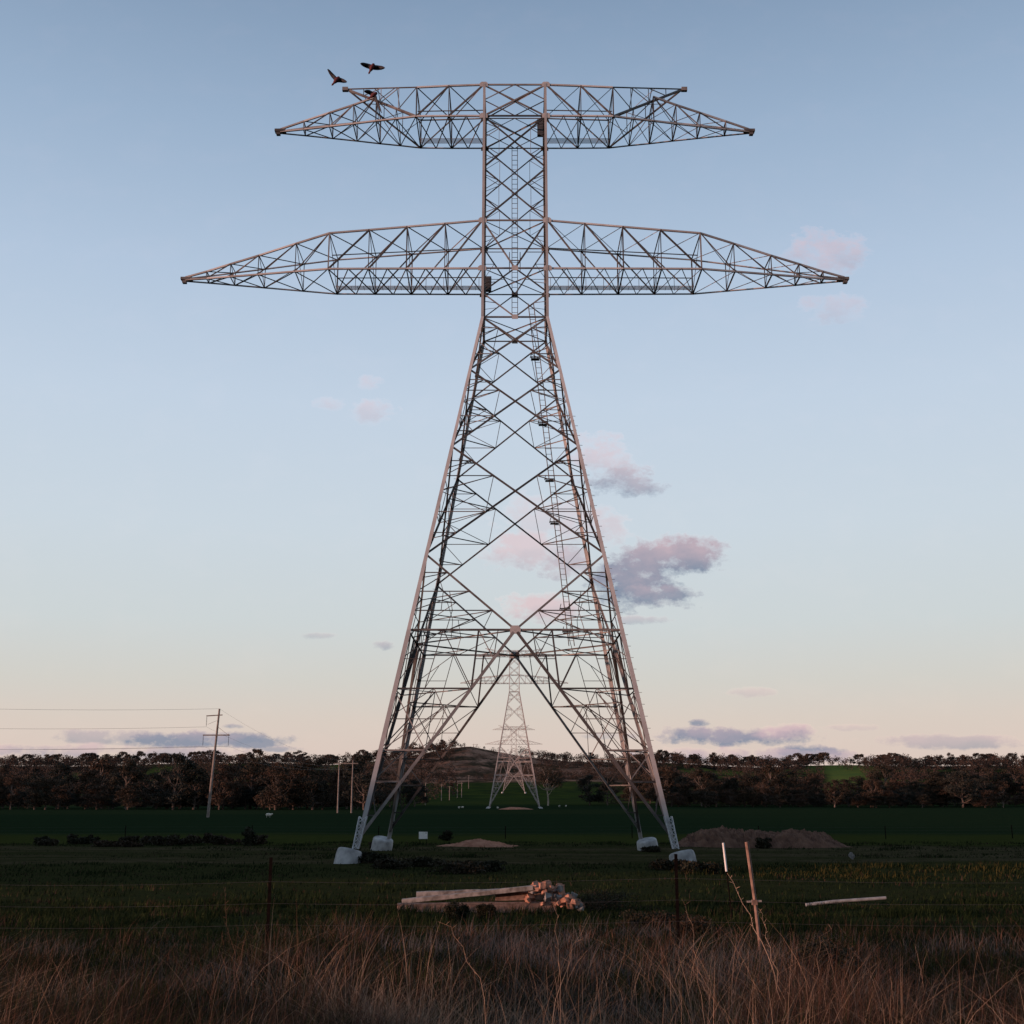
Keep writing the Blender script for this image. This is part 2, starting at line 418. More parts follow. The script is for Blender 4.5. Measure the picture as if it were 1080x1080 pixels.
            # faces: main diagonals fall from the inner top to the outer bottom
            if not (extra and nbox <= i < extra):
                dw = diag_w if inbox else .085
                lc.angle(P['FT', i], P['FB', i + 1], dw * k, (0, -1, 0)); lc.angle(P['RT', i], P['RB', i + 1], dw * k, (0, 1, 0))
                lc.angle(P['FT', i], P['RT', i + 1], .075 * k, (0, 0, 1)); lc.angle(P['RT', i], P['FT', i + 1], .075 * k, (0, 0, 1))
            if inbox:
                mF = P['FB', i].lerp(P['FB', i + 1], .5); mR = P['RB', i].lerp(P['RB', i + 1], .5)
                for (pa, pb, pc, pd) in ((P['FB', i], mR, P['RB', i], mF), (mF, P['RB', i + 1], mR, P['FB', i + 1])):
                    lc.angle(pa, pb, .085 * k, (0, 0, 1)); lc.angle(pc, pd, .085 * k, (0, 0, 1))
            else:
                lc.angle(P['FB', i], P['RB', i + 1], .075 * k, (0, 0, 1)); lc.angle(P['RB', i], P['FB', i + 1], .075 * k, (0, 0, 1))
        root = ch.build(name, M['steel_leg_lit'] if detail else st, T)
        lc.build('lacing', st, root)
        tp = B(); tx, tz = tip
        tp.box((s * tx, 0, tz + E), .85, .46, .2); tp.box((s * (tx + .15), 0, tz + E - .2), .3, .3, .3)
        tp.build('tip_plate', st, root)
        return root, P
    for s in (-1, 1):
        xs = [2.45, 5.24, 8.1, 10.94, 13.94, 16.5, 19.4, 21.6, 23.5, 25.2]
        top = [46.2, 45.95, 45.7, 45.45, 45.2, 44.6, 43.9, 43.4, 42.95, 42.6]
        bot = [42.3, 42.3, 42.3, 42.3, 42.3, 42.32, 42.34, 42.36, 42.38, 42.4]
        hw = [2.42, 2.4, 2.38, 2.36, 2.33, 1.82, 1.24, .82, .45, .16]
        A, P = arm(s, 'lower_crossarm', xs, top, bot, hw, 4, (25.1, 42.5), .15)
        wk = B()
        for j in range(6):
            y = 1.15 + j * .14
            wk.bar((s * 2.45, y, 42.45 + E), (s * 13.9, y, 42.45 + E), .035 * k, .03)
        for j in range(24): wk.bar((s * (2.6 + j * .48), 1.1, 42.43 + E), (s * (2.6 + j * .48), 1.9, 42.43 + E), .03, .02)
        if detail:
            wk.build('walkway', M['grating'], A)
            hr = B(); hr.bar((s * 2.45, 1.9, 43.5 + E), (s * 13.9, 2.0, 43.5 + E), .06)
            for j in range(9): hr.bar((s * (2.8 + j * 1.38), 1.92, 42.4 + E), (s * (2.8 + j * 1.38), 1.92, 43.5 + E), .035)
            hr.bar((s * 2.45, -1.0, 44.6 + E), (s * 13.9, -1.0, 44.0 + E), .06)
            hr.build('handrail', st, A)
        xs = [2.42, 5.1, 7.6, 9.2, 10.8, 12.6, 14.5, 16.6, 18.5]
        top = [57.7, 57.6, 57.5, 57.3, 57.1, 56.65, 56.2, 55.7, 55.2]
        bot = [55.0] * 9
        hw = [2.4, 2.4, 2.35, 2.0, 1.7, 1.3, .92, .5, .16]
        A, P = arm(s, 'upper_crossarm', xs, top, bot, hw, 2, (18.5, 55.1), .15, extra=4)
        # earth wire peak on the box end
        pk = B(); tip = Vector((s * 13.4, 0, 58.85 + E))
        for key, ny in (('FT', -1), ('RT', 1)):
            q = P[key, 2]; low = P['FB' if ny < 0 else 'RB', 2]
            pk.angle(q, tip, .10 * k, (0, ny, 0)); pk.angle(low, tip, .2 * k, (0, ny, 0))
            for t0, t1 in ((.25, .25), (.5, .5), (.75, .75)):
                pk.angle(q.lerp(tip, t0), low.lerp(tip, t1), .075 * k, (0, ny, 0))
                pk.angle(q.lerp(tip, t0 - .25), low.lerp(tip, t1), .07 * k, (0, ny, 0))
            # arm top chord springs from the strut; struts down to the bottom chord
            strut = low.lerp(tip, .55)
            pk.angle(strut, P[key, 4], .1 * k, (0, ny, 0))
            pk.angle(low.lerp(tip, .28), P['FB' if ny < 0 else 'RB', 3], .075 * k, (0, ny, 0))
            pk.angle(low.lerp(tip, .55), P['FB' if ny < 0 else 'RB', 3], .075 * k, (0, ny, 0))
            pk.angle(low.lerp(tip, .55), P['FB' if ny < 0 else 'RB', 4], .085 * k, (0, ny, 0))
        for t in (.28, .55):
            pk.angle(P['FB', 2].lerp(tip, t), P['RB', 2].lerp(tip, t), .07 * k, (0, 0, 1))
            pk.angle(P['FT', 2].lerp(tip, t), P['RT', 2].lerp(tip, t), .07 * k, (0, 0, 1))
        pk.angle(P['FT', 2].lerp(tip, .3), P['RT', 2].lerp(tip, .6), .06 * k, (0, 0, 1)); pk.angle(P['RT', 2].lerp(tip, .3), P['FT', 2].lerp(tip, .6), .06 * k, (0, 0, 1))
        pk.box(tip + Vector((s * .1, 0, -.05)), .45, .3, .3)
        pk.build('earth_wire_peak', st, A)
        if detail:
            wk = B()
            for j in range(6): wk.bar((s * 2.42, 1.15 + j * .14, 55.14 + E), (s * 7.6, 1.15 + j * .14, 55.14 + E), .035, .03)
            wk.build('walkway', M['grating'], A)
            hr = B(); hr.bar((s * 2.42, -1.2, 56.2 + E), (s * 7.6, -1.2, 56.1 + E), .06); hr.build('handrail', st, A)
    # ladders and rest platforms
    if detail:
        def ladder(p, q, wd):
            b = B(); p = Vector(p); q = Vector(q)
            for sx in (-1, 1): b.bar(p + Vector((sx * wd/2, 0, 0)), q + Vector((sx * wd/2, 0, 0)), .05)
            n = int((q - p).length / .42)
            for j in range(1, n): 
                c = p.lerp(q, j / n); b.bar(c - Vector((wd/2, 0, 0)), c + Vector((wd/2, 0, 0)), .03)
            return b.build('ladder', M['steel'], T)
        ladder((0, 2.05, 40.2), (0, 2.05, 55.0), .44)
        cage = B()
        for sx in (-1, 1): cage.bar((sx * .42, 2.0, 44.0), (sx * .42, 2.0, 45.7), .06)
        cage.bar((-.42, 2.0, 45.0), (.42, 2.0, 45.0), .06); cage.build('ladder_frame', st, T)
        zb, zt = 15.2, 41.4
        def lad(z):
            t = (zt - z) / (zt - zb); return Vector((1.25 + (4.35 - 1.25) * t, hf(max(z, 38.4)) * (1 if z > 38.4 else 0) + (hf(z) if z <= 38.4 else 0) - .35, z))
        ladder(lad(zb), lad(zt), .42)
        for py in (380, 449, 508, 553, 644, 668):
            lo, hi = 10.0, 44.0
            for _ in range(50):
                m = (lo + hi) / 2; p = lad(m); P_ = p + Vector(loc)
                d = P_.y * math.cos(TH) + (P_.z - ZC) * math.sin(TH); u = -P_.y * math.sin(TH) + (P_.z - ZC) * math.cos(TH)
                if 540 - FPX * u / d > py: lo = m
                else: hi = m
            p = lad(lo); pb = B()
            pb.box(p + Vector((-.22, -.2, 0)), .66, .5, .04); pb.box(p + Vector((-.22, -.5, .08)), .8, .03, .1)
            pb.bar(p + Vector((-.62, -.5, 0)), p + Vector((-.5, -.1, .5)), .04); pb.bar(p + Vector((.18, -.5, 0)), p + Vector((.1, -.1, .5)), .04)
            pb.build('rest_platform', M['steel_dark'], T)
        for px_, py_, za, zb_ in ((-2.05, 1.2, 42.05, 43.2), (2.02, .6, 55.05, 56.4)):
            pn = B(); pn.bar((px_, py_, za), (px_, py_, zb_), .46, .4)
            for j in range(4): pn.bar((px_ - .25, py_ - .22, za + .15 + j * .26), (px_ + .25, py_ - .22, za + .15 + j * .26), .04, .03)
            pn.build('equipment_box', M['box_grey'], T)
    return T
TX = .22
lattice_tower((TX, 85.5, 0), 'huge steel lattice pylon towering in front, with two pairs of bare crossarms', detail=True)
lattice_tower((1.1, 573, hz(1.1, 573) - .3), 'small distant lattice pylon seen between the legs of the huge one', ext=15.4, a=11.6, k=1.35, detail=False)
z3 = 51.5 - 42.3
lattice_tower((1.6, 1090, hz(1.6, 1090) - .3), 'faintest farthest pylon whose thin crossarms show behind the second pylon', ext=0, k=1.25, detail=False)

# ------------------------------------------------------------------ ground
def ground():
    ys = np.concatenate([np.linspace(-400, -20, 12), np.linspace(-14, 40, 60), np.geomspace(41, 9000, 150)])
    cs = np.linspace(-1, 1, 191); cs = (.22 * cs + .78 * cs ** 3) * 1.5
    Y, Cc = np.meshgrid(ys, cs, indexing='ij')
    X = Cc * (np.abs(Y) + 320)
    Z = height(X, Y)
    v = np.stack([X, Y, Z], -1).reshape(-1, 3); nr, nc = Y.shape
    i = np.arange(nr * nc).reshape(nr, nc)
    f = np.stack([i[:-1, :-1], i[:-1, 1:], i[1:, 1:], i[1:, :-1]], -1).reshape(-1, 4)
    me = bpy.data.meshes.new('ground'); me.from_pydata(v.tolist(), [], f.tolist())
    me.polygons.foreach_set('use_smooth', [True] * len(f))
    def build(nt, b):
        L = nt.links.new
        g = N(nt, 'ShaderNodeNewGeometry'); sep = N(nt, 'ShaderNodeSeparateXYZ'); L(g.outputs['Position'], sep.inputs[0])
        def noise(scale, vec=None, detail=6, rough=.6):
            n = N(nt, 'ShaderNodeTexNoise'); n.inputs['Scale'].default_value = scale; n.inputs['Detail'].default_value = detail
            n.inputs['Roughness'].default_value = rough; L(vec or g.outputs['Position'], n.inputs['Vector']); return n.outputs['Fac']
        def math_(op, a, b_=None, c=None, clamp=False):
            m = N(nt, 'ShaderNodeMath', operation=op); m.use_clamp = clamp
            for k_, q in enumerate((a, b_, c)):
                if q is None: continue
                if isinstance(q, (int, float)): m.inputs[k_].default_value = q
                else: L(q, m.inputs[k_])
            return m.outputs[0]
        def mix(fac, c1, c2):
            m = N(nt, 'ShaderNodeMix', data_type='RGBA')
            if isinstance(fac, (int, float)): m.inputs[0].default_value = fac
            else: L(fac, m.inputs[0])
            for k_, c in ((6, c1), (7, c2)):
                if isinstance(c, tuple): m.inputs[k_].default_value = (*c, 1)
                else: L(c, m.inputs[k_])
            return m.outputs[2]
        def step(x, lo, hi):
            m = N(nt, 'ShaderNodeMapRange', interpolation_type='SMOOTHSTEP'); L(x, m.inputs[0])
            m.inputs[1].default_value = lo; m.inputs[2].default_value = hi; return m.outputs[0]
        y = sep.outputs[1]; x = sep.outputs[0]
        n1 = noise(.05); n2 = noise(.6); n3 = noise(4.0, detail=8)
        mp = N(nt, 'ShaderNodeMapping'); mp.inputs['Scale'].default_value = (.014, .16, 1); L(g.outputs['Position'], mp.inputs[0])
        ns = noise(1.0, mp.outputs[0], 5)                      # streaks that run across the view
        yy = math_('ADD', y, math_('MULTIPLY', math_('SUBTRACT', n1, .5), 22))
        yt = math_('ADD', y, math_('ADD', math_('MULTIPLY', math_('SUBTRACT', n2, .5), 7), math_('MULTIPLY', math_('SUBTRACT', n1, .5), 26)))
        dry = mix(n3, (.02, .015, .011), (.05, .036, .026))
        verge = mix(n2, (.018, .025, .009), (.05, .052, .02))
        verge = mix(step(n3, .45, .7), verge, (.036, .028, .017))
        track = mix(n3, (.06, .046, .028), (.125, .092, .06))
        crop = mix(ns, (.010, .020, .0095), (.022, .040, .018))
        crop = mix(step(n2, .35, .75), crop, (.020, .030, .014))
        olive = mix(n2, (.024, .034, .010), (.055, .06, .017))
        pasture = mix(ns, (.018, .042, .011), (.06, .075, .02))
        scrub = mix(step(noise(.03), .35, .65), (.16, .09, .064), (.34, .20, .145))
        scrub = mix(step(noise(.022), .46, .58), scrub, (.045, .036, .024))
        scrub = mix(step(noise(.12), .55, .62), scrub, (.06, .045, .03))
        c = mix(step(y, 17, 26), dry, verge)
        tk = math_('MULTIPLY', step(yt, 74, 79), math_('SUBTRACT', 1, step(yt, 100, 106)))
        tk = math_('MULTIPLY', math_('MULTIPLY', tk, .6), math_('MULTIPLY', step(ns, .4, .58), step(n2, .25, .6)))
        c = mix(tk, c, track)
        c = mix(step(yt, 104, 112), c, olive)
        c = mix(step(yy, 128, 150), c, crop)
        c = mix(step(yy, 610, 680), c, mix(n1, crop, pasture))
        c = mix(step(yy, 800, 900), c, mix(step(n1, .35, .7), pasture, crop))
        c = mix(step(yy, 1290, 1350), c, scrub)
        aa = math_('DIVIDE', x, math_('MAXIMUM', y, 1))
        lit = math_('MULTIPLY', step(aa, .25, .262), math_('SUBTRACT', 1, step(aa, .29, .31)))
        ax = math_('ABSOLUTE', math_('DIVIDE', math_('ADD', x, 20), math_('MAXIMUM', y, 1)))
        c = mix(math_('MULTIPLY', step(ax, .085, .12), step(yy, 640, 720)), c, mix(step(noise(.0075), .5, .58), (.02, .016, .012), (.075, .095, .026)))
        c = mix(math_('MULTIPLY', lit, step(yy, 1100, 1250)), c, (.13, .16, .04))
        L(c, b.inputs['Base Color']); b.inputs['Roughness'].default_value = 1; b.inputs['Specular IOR Level'].default_value = 0
        bp = N(nt, 'ShaderNodeBump'); bp.inputs['Strength'].default_value = .6; bp.inputs['Distance'].default_value = .2
        L(n3, bp.inputs['Height']); L(bp.outputs[0], b.inputs['Normal'])
    me.materials.append(mat('paddock_ground', build))
    o = bpy.data.objects.new('ground', me); COL.objects.link(o); tag(o, kind='structure')
ground()

# ------------------------------------------------------------------ grass (uncountable)
def blades(name, n, region, hrange, wrange, lean, palette, weights, clump=.0, seed=1, segs=3, patch=None):
    r = np.random.default_rng(seed)
    xy = region(r, n); n = len(xy)
    if clump:                                  # gather into tussocks
        nc = max(8, int(n / 34)); cc = region(r, nc); pick = r.integers(0, len(cc), n)
        xy = np.where(r.random((n, 1)) < .8, cc[pick] + r.normal(0, clump, (n, 2)), xy)
    x, y = xy[:, 0], xy[:, 1]; z = height(x, y) - .03
    hv = 1 + .8 * np.sin(x * 1.1 + np.sin(y * .7) * 2) * np.cos(y * .8 + x * .3) * .6
    h = r.uniform(*hrange, n) * hv * (r.random(n) ** .35 * .6 + .5)
    if patch is not None: h = h * patch(x, y)
    a = r.uniform(0, 2 * np.pi, n); ln = np.abs(r.normal(0, lean, n)) * h
    dx = np.cos(a) * ln + .10 * h; dy = np.sin(a) * ln * .7
    w = r.uniform(*wrange, n) * (.6 + np.maximum(y, 3) / 16)
    fa = r.uniform(-.9, .9, n); wx = np.cos(fa) * w / 2; wy = np.sin(fa) * w / 2
    vs = []; K = segs
    for q in range(K + 1):
        t = q / K; c = t ** 1.9; zz = z + h * t * (1 - .22 * c * np.minimum(1, ln / np.maximum(h, .01)))
        px = x + dx * c; py = y + dy * c
        ws = 1 - .9 * t ** 2
        vs.append(np.stack([px - wx * ws, py - wy * ws, zz], -1)); vs.append(np.stack([px + wx * ws, py + wy * ws, zz], -1))
    V = np.stack(vs, 1).reshape(-1, 3).astype(np.float32); per = 2 * (K + 1)
    base = np.arange(n)[:, None, None] * per
    fq = np.array([[2*q, 2*q+1, 2*q+3, 2*q+2] for q in range(K)])[None]
    Fc = (base + fq).reshape(-1, 4).astype(np.int32); nf = len(Fc)
    me = bpy.data.meshes.new(name); me.vertices.add(len(V)); me.vertices.foreach_set('co', V.ravel())
    me.loops.add(nf * 4); me.loops.foreach_set('vertex_index', Fc.ravel())
    me.polygons.add(nf); me.polygons.foreach_set('loop_start', np.arange(nf, dtype=np.int32) * 4)
    for m in palette: me.materials.append(m)
    cl = np.sin(x * .9 + 2) * np.cos(y * .75 + 1) + .6 * np.sin(x * 2.3 + y * 1.7)
    pr = .62 * r.random(n) + .19 + .36 * cl
    if name == 'dry_grass': pr = pr - .32 * np.exp(-((x - .06 * y) / (.14 * y + .2)) ** 2) + .05
    cum = np.cumsum(weights) / np.sum(weights); mi = np.searchsorted(cum, np.clip(pr, 0, .999)).astype(np.int32)
    me.polygons.foreach_set('material_index', np.repeat(mi, K))
    me.update(calc_edges=True); me.validate()
    o = bpy.data.objects.new(name, me); COL.objects.link(o); tag(o, kind='stuff'); return o
def strip(y0, y1, k=.47, pad=1.0, pw=1.0):
    def f(r, n):
        y = y0 + (y1 - y0) * r.random(n) ** pw
        return np.stack([(r.random(n) * 2 - 1) * (k * y + pad), y], -1)
    return f
def gm(name, c1, c2): return noisy(name, c1, c2, .8, .9, spec=.03)
def tussock(x, y):
    q = np.sin(x * 1.9 + 1.1 * np.sin(y * 1.3)) * np.cos(y * 1.55 + .9 * np.sin(x * 1.1)) + .6 * np.sin(x * .55 + y * .35 + 1)
    return .36 + .8 / (1 + np.exp(-3.2 * q))
straw = gm('straw_grass', (.26, .17, .115), (.50, .35, .25))
rust = gm('rusty_grass', (.085, .046, .033), (.18, .10, .07))
brown = gm('brown_grass', (.024, .016, .011), (.06, .041, .03))
grey = gm('grey_dead_grass', (.055, .054, .054), (.13, .125, .122))
green = gm('green_grass', (.02, .032, .011), (.042, .055, .019))
dgreen = gm('dark_green_grass', (.008, .0145, .006), (.017, .026, .0095))
blades('dry_grass', 6000, strip(3.4, 14, pw=.8), (.4, .82), (.0013, .0028), 1.0, [straw, rust, grey], [.5, .25, .25], clump=.35, seed=13, segs=5)
blades('dry_grass', 92000, strip(3.2, 11, pw=.8), (.26, .74), (.0013, .003), 1.0, [straw, rust, brown, green], [.24, .26, .36, .14], clump=.15, seed=3, segs=4, patch=tussock)
blades('dry_grass', 60000, strip(8.5, 23, pw=1.5), (.18, .5), (.002, .0042), .85, [grey, rust, brown, dgreen], [.26, .2, .26, .28], clump=.22, seed=4, patch=tussock)
blades('dry_grass', 15000, strip(4, 17), (.28, .66), (.002, .0042), .8, [dgreen, green, brown], [.6, .3, .1], clump=.16, seed=23, patch=lambda x, y: np.where(np.sin(x * 1.7 + y * .6) * np.cos(y * .8 - x * .4) > .15, 1.0, .25))
blades('green_grass', 60000, strip(9, 40, pw=.9), (.08, .26), (.005, .009), .45, [dgreen, green, brown], [.74, .14, .12], clump=.3, seed=5)
blades('verge_grass', 42000, strip(38, 112, pw=.8), (.06, .24), (.006, .011), .4, [dgreen, green, brown], [.74, .14, .12], clump=.6, seed=6,
       patch=lambda x, y: np.where((y > 75) & (y < 103) & (np.sin(x * .13) + np.sin(y * .5) > -.6), .35, 1.0))

def patchy(r, n):
    y = r.uniform(58, 73, n); x = r.uniform(9, 34, n); return np.stack([x, y], -1)
blades('verge_grass', 3500, patchy, (.12, .36), (.006, .012), .4, [gm('yellow_weeds', (.03, .029, .01), (.06, .052, .018)), dgreen], [.55, .45], clump=.5, seed=16)
# ------------------------------------------------------------------ weeds, stalks
def stalk(name, pts, r0, mats, label, cat, heads=0):
    b = B(); pts = [Vector(p) for p in pts]
    n = len(pts); r0 *= .36; pts = [p + Vector((random.gauss(0, .012), random.gauss(0, .012), 0)) if 0 < i < n - 1 else p for i, p in enumerate(pts)]; b.tube(pts, [r0 * (1 - .8 * i / (n - 1)) for i in range(n)], 5)
    for i in range(heads):
        t = .55 + .45 * i / max(1, heads); k = t * (n - 1); j = min(int(k), n - 2); p = pts[j].lerp(pts[j + 1], k - j)
        d = Vector((random.uniform(-1, 1), random.uniform(-1, 1), random.uniform(.2, 1))).normalized() * random.uniform(.02, .055)
        b.tube([p, p + d * .6, p + d], [r0 * .3, r0 * .5, r0 * .1], 4)
    return tag(b.build(name, mats), label, cat)
def bez(p0, p1, p2, n=12):
    p0, p1, p2 = map(Vector, (p0, p1, p2))
    return [(p0 * (1 - t) ** 2 + p1 * 2 * t * (1 - t) + p2 * t * t) for t in [i / n for i in range(n + 1)]]
g = lambda px, Y: Vector((xat(px, Y, hz(0, Y)), Y, hz(xat(px, Y, hz(0, Y)), Y)))
stalk('dry_stalk', bez(g(838, 10.5), at(806, 980, 10.7), at(767, 921, 11.5)), .013, straw, 'long pale dry stalk leaning far left below the white stick', 'weed stalk', 10)
stalk('dry_stalk', bez(g(838, 10.3), at(812, 992, 10.4), at(800, 958, 10.8)), .009, straw, 'short dry stalk hugging the long pale leaning stalk', 'weed stalk', 14)
stalk('dry_stalk', bez(g(838, 7), at(852, 1000, 7.2), at(878, 975, 7.5)), .006, straw, 'dry stalk arching right at the bottom right of the grass', 'weed stalk', 6)
stalk('dry_stalk', bez(g(748, 9), at(737, 990, 9.1), at(719, 948, 9.3)), .005, straw, 'thin dry stalk leaning left just right of the dark right post', 'weed stalk', 6)
stalk('dry_stalk', bez(g(250, 9), at(248, 980, 9.1), at(236, 935, 9.3)), .006, rust, 'reddish dry stalk standing highest at the left of the grass', 'weed stalk', 8)
stalk('dry_stalk', bez(g(590, 7.5), at(592, 1000, 7.6), at(581, 945, 7.8)), .005, straw, 'pale dry stalk rising in front of the brick rubble', 'weed stalk', 5)
stalk('dry_stalk', bez(g(545, 6.2), at(520, 1000, 6.4), at(462, 972, 6.8)), .006, straw, 'pale dry stalk arching left across the middle of the grass', 'weed stalk', 9)
stalk('dry_stalk', bez(g(566, 6.5), at(580, 1010, 6.6), at(622, 966, 6.9)), .005, straw, 'dry stalk slanting right below the brick rubble', 'weed stalk', 4)

def leafy(b, centre, rx, ry, rz, n, size, mi=0, hang=.0):
    for _ in range(n):
        d = Vector((random.gauss(0, 1), random.gauss(0, 1), random.gauss(0, 1))).normalized() * (random.random() ** .45)
        p = centre + Vector((d.x * rx, d.y * ry, d.z * rz))
        u = Vector((random.gauss(0, 1), random.gauss(0, 1), random.gauss(0, 1) - hang)).normalized()
        w = u.cross(Vector((random.gauss(0, 1), random.gauss(0, 1), random.gauss(0, 1)))).normalized()
        s = size * random.uniform(.55, 1.3)
        b.add([p - u * s, p + w * s * .42, p + u * s, p - w * s * .42], [[0, 1, 2, 3]], mi)
def shrub_mesh(seed, w, h, n, size, m):
    random.seed(seed); b = B(); s = B()
    for i in range(9):
        a = random.uniform(0, 6.28); r = random.uniform(.1, .45) * w
        tip = Vector((math.cos(a) * r, math.sin(a) * r * .8, h * random.uniform(.45, .95)))
        s.tube([Vector((tip.x * .1, tip.y * .1, -.05)), tip * .5 + Vector((0, 0, h * .06)), tip], [.03 * h, .018 * h, .006 * h], 5)
        leafy(b, tip, w * .2, w * .18, h * .26, n // 9, size)
        leafy(b, Vector((tip.x * .9, tip.y * .9, h * .3)), w * .24, w * .2, h * .3, n // 12, size)
    return b, s
def shrub(seed, px, Y, w, h, label, group, n=900, size=.07, m='shrub_leaf'):
    w *= .9; h *= .62; b, s = shrub_mesh(seed, w, h, n, size, m)
    x = xat(px, Y, hz(0, Y)); T = empty('shrub', (x, Y, hz(x, Y)), label, 'shrub', group)
    b.build('foliage', M[m], T); s.build('stem', M['bark'], T); return T
for i in range(17):
    px = (40 + 15.0 * i + random.Random(i).uniform(-6, 6)) if i < 16 else 264; rr = random.Random(50 + i)
    shrub(20 + i, px, rr.uniform(103, 112), rr.uniform(1.2, 3.2), rr.uniform(.6, 1.25) if i < 16 else 2.2, 'dark scrubby bush in the row along the paddock edge left of the huge pylon' if i < 16 else 'upright dark bush at the right end of the row along the paddock edge', 'row of dark scrub left of the pylon' if i < 16 else None, 420, .15)
for i, (px, Y, w, h, lab) in enumerate([
    (392, 76, 2.6, 1.0, 'reddish weed clump between the two left concrete footings'),
    (420, 70, 3.2, .8, 'dark low weed clump just right of the left footings'),
    (440, 72, 3.0, .7, 'reddish low weed clump below the white sign'),
    (478, 64, 4.2, .9, 'dark wide weed clump in front of the orange dirt patch'),
    (505, 66, 3.6, .8, 'dark low weed clump right below the orange dirt patch'),
    (708, 68, 2.6, .8, 'reddish weed clump in front of the right front footing'),
    (740, 64, 3.0, .9, 'reddish weed clump between the right front footing and the white stick'),
    (805, 100, 1.6, 1.2, 'small dark bush in front of the long dirt mound'),
    (470, 118, 1.6, 1.3, 'small brown bush beside the white sign'),
    (625, 36, 3.0, .8, 'dark weed clump just right of the brick rubble'),
    (690, 24, 1.4, .6, 'brown weed clump left of the dark right fence post'),
    (745, 22, 1.3, .6, 'brown weed clump between the dark right post and the wooden stake'),
    (398, 99, 1.6, .7, 'low dark weed clump hiding the foot of the left rear footing'),
    (690, 93, 1.8, .6, 'low dark weed clump beside the right rear footing'),
    (868, 15, 1.5, .75, 'yellowish green weed clump at the right of the dry grass'),
    (482, 30, .7, .65, 'small dark leafy weed in front of the timber beams'),
    (512, 31, .5, .5, 'smallest dark weed in front of the timber beams')]):
    shrub(60 + i, px, Y, w, h, lab, None, 800 if Y > 40 else 2600, .1 if Y > 40 else .026)

# ------------------------------------------------------------------ dirt
def mound(px0, px1, Yc, depth, h, label, m, bumps, seed):
    r = np.random.default_rng(seed); x0 = xat(px0, Yc, 0); x1 = xat(px1, Yc, 0); n = 90; k = 36
    u = np.linspace(0, 1, n); v = np.linspace(-1, 1, k); U, V = np.meshgrid(u, v, indexing='ij')
    prof = np.interp(U, *bumps)
    Z = prof * h * np.clip(1 - V ** 2, 0, 1) ** .8
    for s, am in ((1, .09), (2.3, .07), (5, .05), (11, .035)):
        f = r.uniform(.8, 1.2, 4); ph = r.uniform(0, 6.28, 4)
        Z += am * h * (np.sin(U * 14 * s * f[0] + V * 3 * f[1] * s + ph[0]) * np.cos(V * 5 * s * f[2] - U * 6 * s * f[3] + ph[1])) * np.clip(prof * (1 - V ** 2) * 3, 0, 1)
    Z += r.normal(0, .016 * h, Z.shape) * (prof > .05)
    X = x0 + (x1 - x0) * U + .3 * np.sin(V * 4); Yw = Yc + V * depth / 2 + .3 * np.sin(U * 9)
    Zw = height(X, Yw) + np.maximum(Z, 0) - .03
    bq = B(); vs = np.stack([X, Yw, Zw], -1).reshape(-1, 3); i = np.arange(n * k).reshape(n, k)
    cx, cy = (x0 + x1) / 2, Yc; vs = vs - np.array([cx, cy, hz(cx, cy)])
    bq.add(vs.tolist(), np.stack([i[:-1, :-1], i[1:, :-1], i[1:, 1:], i[:-1, 1:]], -1).reshape(-1, 4).tolist())
    o = bq.build('dirt_mound', m); o.location = (cx, cy, hz(cx, cy)); return tag(o, label, 'dirt mound', 'heaps of dug soil')
mound(712, 800, 104, 6, 1.6, 'smooth reddish dirt mound right of the right front footing', M['soil'], ([0, .3, .55, .8, 1], [0, .8, .9, .8, .0]), 2)
mound(782, 893, 103, 5.5, 1.55, 'lumpy brown dirt mound at the right edge, beside the smooth one', M['soil'], ([0, .05, .3, .6, .8, 1], [0, .85, .75, .85, .6, 0]), 5)
mound(462, 548, 104, 5, .58, 'low salmon coloured heap of soil between the legs of the huge pylon', M['soil_pale'], ([0, .2, .38, .5, .62, .8, 1], [0, .3, .75, 1.0, .75, .25, 0]), 9)
mound(526, 562, 520, 26, 1.0, 'tiny strip of turned soil in the crop before the second pylon', M['soil_pale'], ([0, .3, .6, 1], [0, .8, .8, 0]), 11)

# ------------------------------------------------------------------ rubble and beams by the fence
def beam(p, q, w, h, m, label):
    p = Vector(p); q = Vector(q); b = B(); n = 10; d = (q - p); random.seed(int(p.x * 91 + q.x * 17))
    u = d.cross(Vector((0, 0, 1))).normalized(); vv = u.cross(d.normalized())
    vs = []
    for i in range(n + 1):
        c = p.lerp(q, i / n) - p
        for a, e in ((-1, -1), (-.86, -1), (.86, -1), (1, -.86), (1, .86), (.86, 1), (-.86, 1), (-1, .86)):
            vs.append(c + u * a * w/2 + vv * e * h/2 + Vector((0, 0, random.gauss(0, .006))))
    fs = [[i*8 + j, i*8 + (j+1) % 8, (i+1)*8 + (j+1) % 8, (i+1)*8 + j] for i in range(n) for j in range(8)]
    fs += [list(range(8))[::-1], [n*8 + j for j in range(8)]]
    b.add(vs, fs); o = b.build('timber_beam', m); o.location = p
    return tag(o, label, 'timber beam', 'timber beams lying by the rubble')
YB = 34.0
zg = hz(-1, YB) - .05
beam((xat(419, YB - .1, zg), YB - .1, zg + .15), (xat(586, YB + .5, zg), YB + .5, zg + .17), .24, .28, M['timber_red'], 'lowest reddish timber beam, lying flat at the front')
beam((xat(419, YB, zg) + .1, YB + .25, zg + .32), (xat(562, YB + .3, zg), YB + .3, zg + .67), .24, .12, M['timber'], 'long grey plank sloping up onto the brick rubble')
beam((xat(437, YB, zg), YB + .6, zg + .47), (xat(545, YB, zg), YB + .75, zg + .55), .22, .16, M['timber'], 'dark grey beam behind the sloping grey plank')
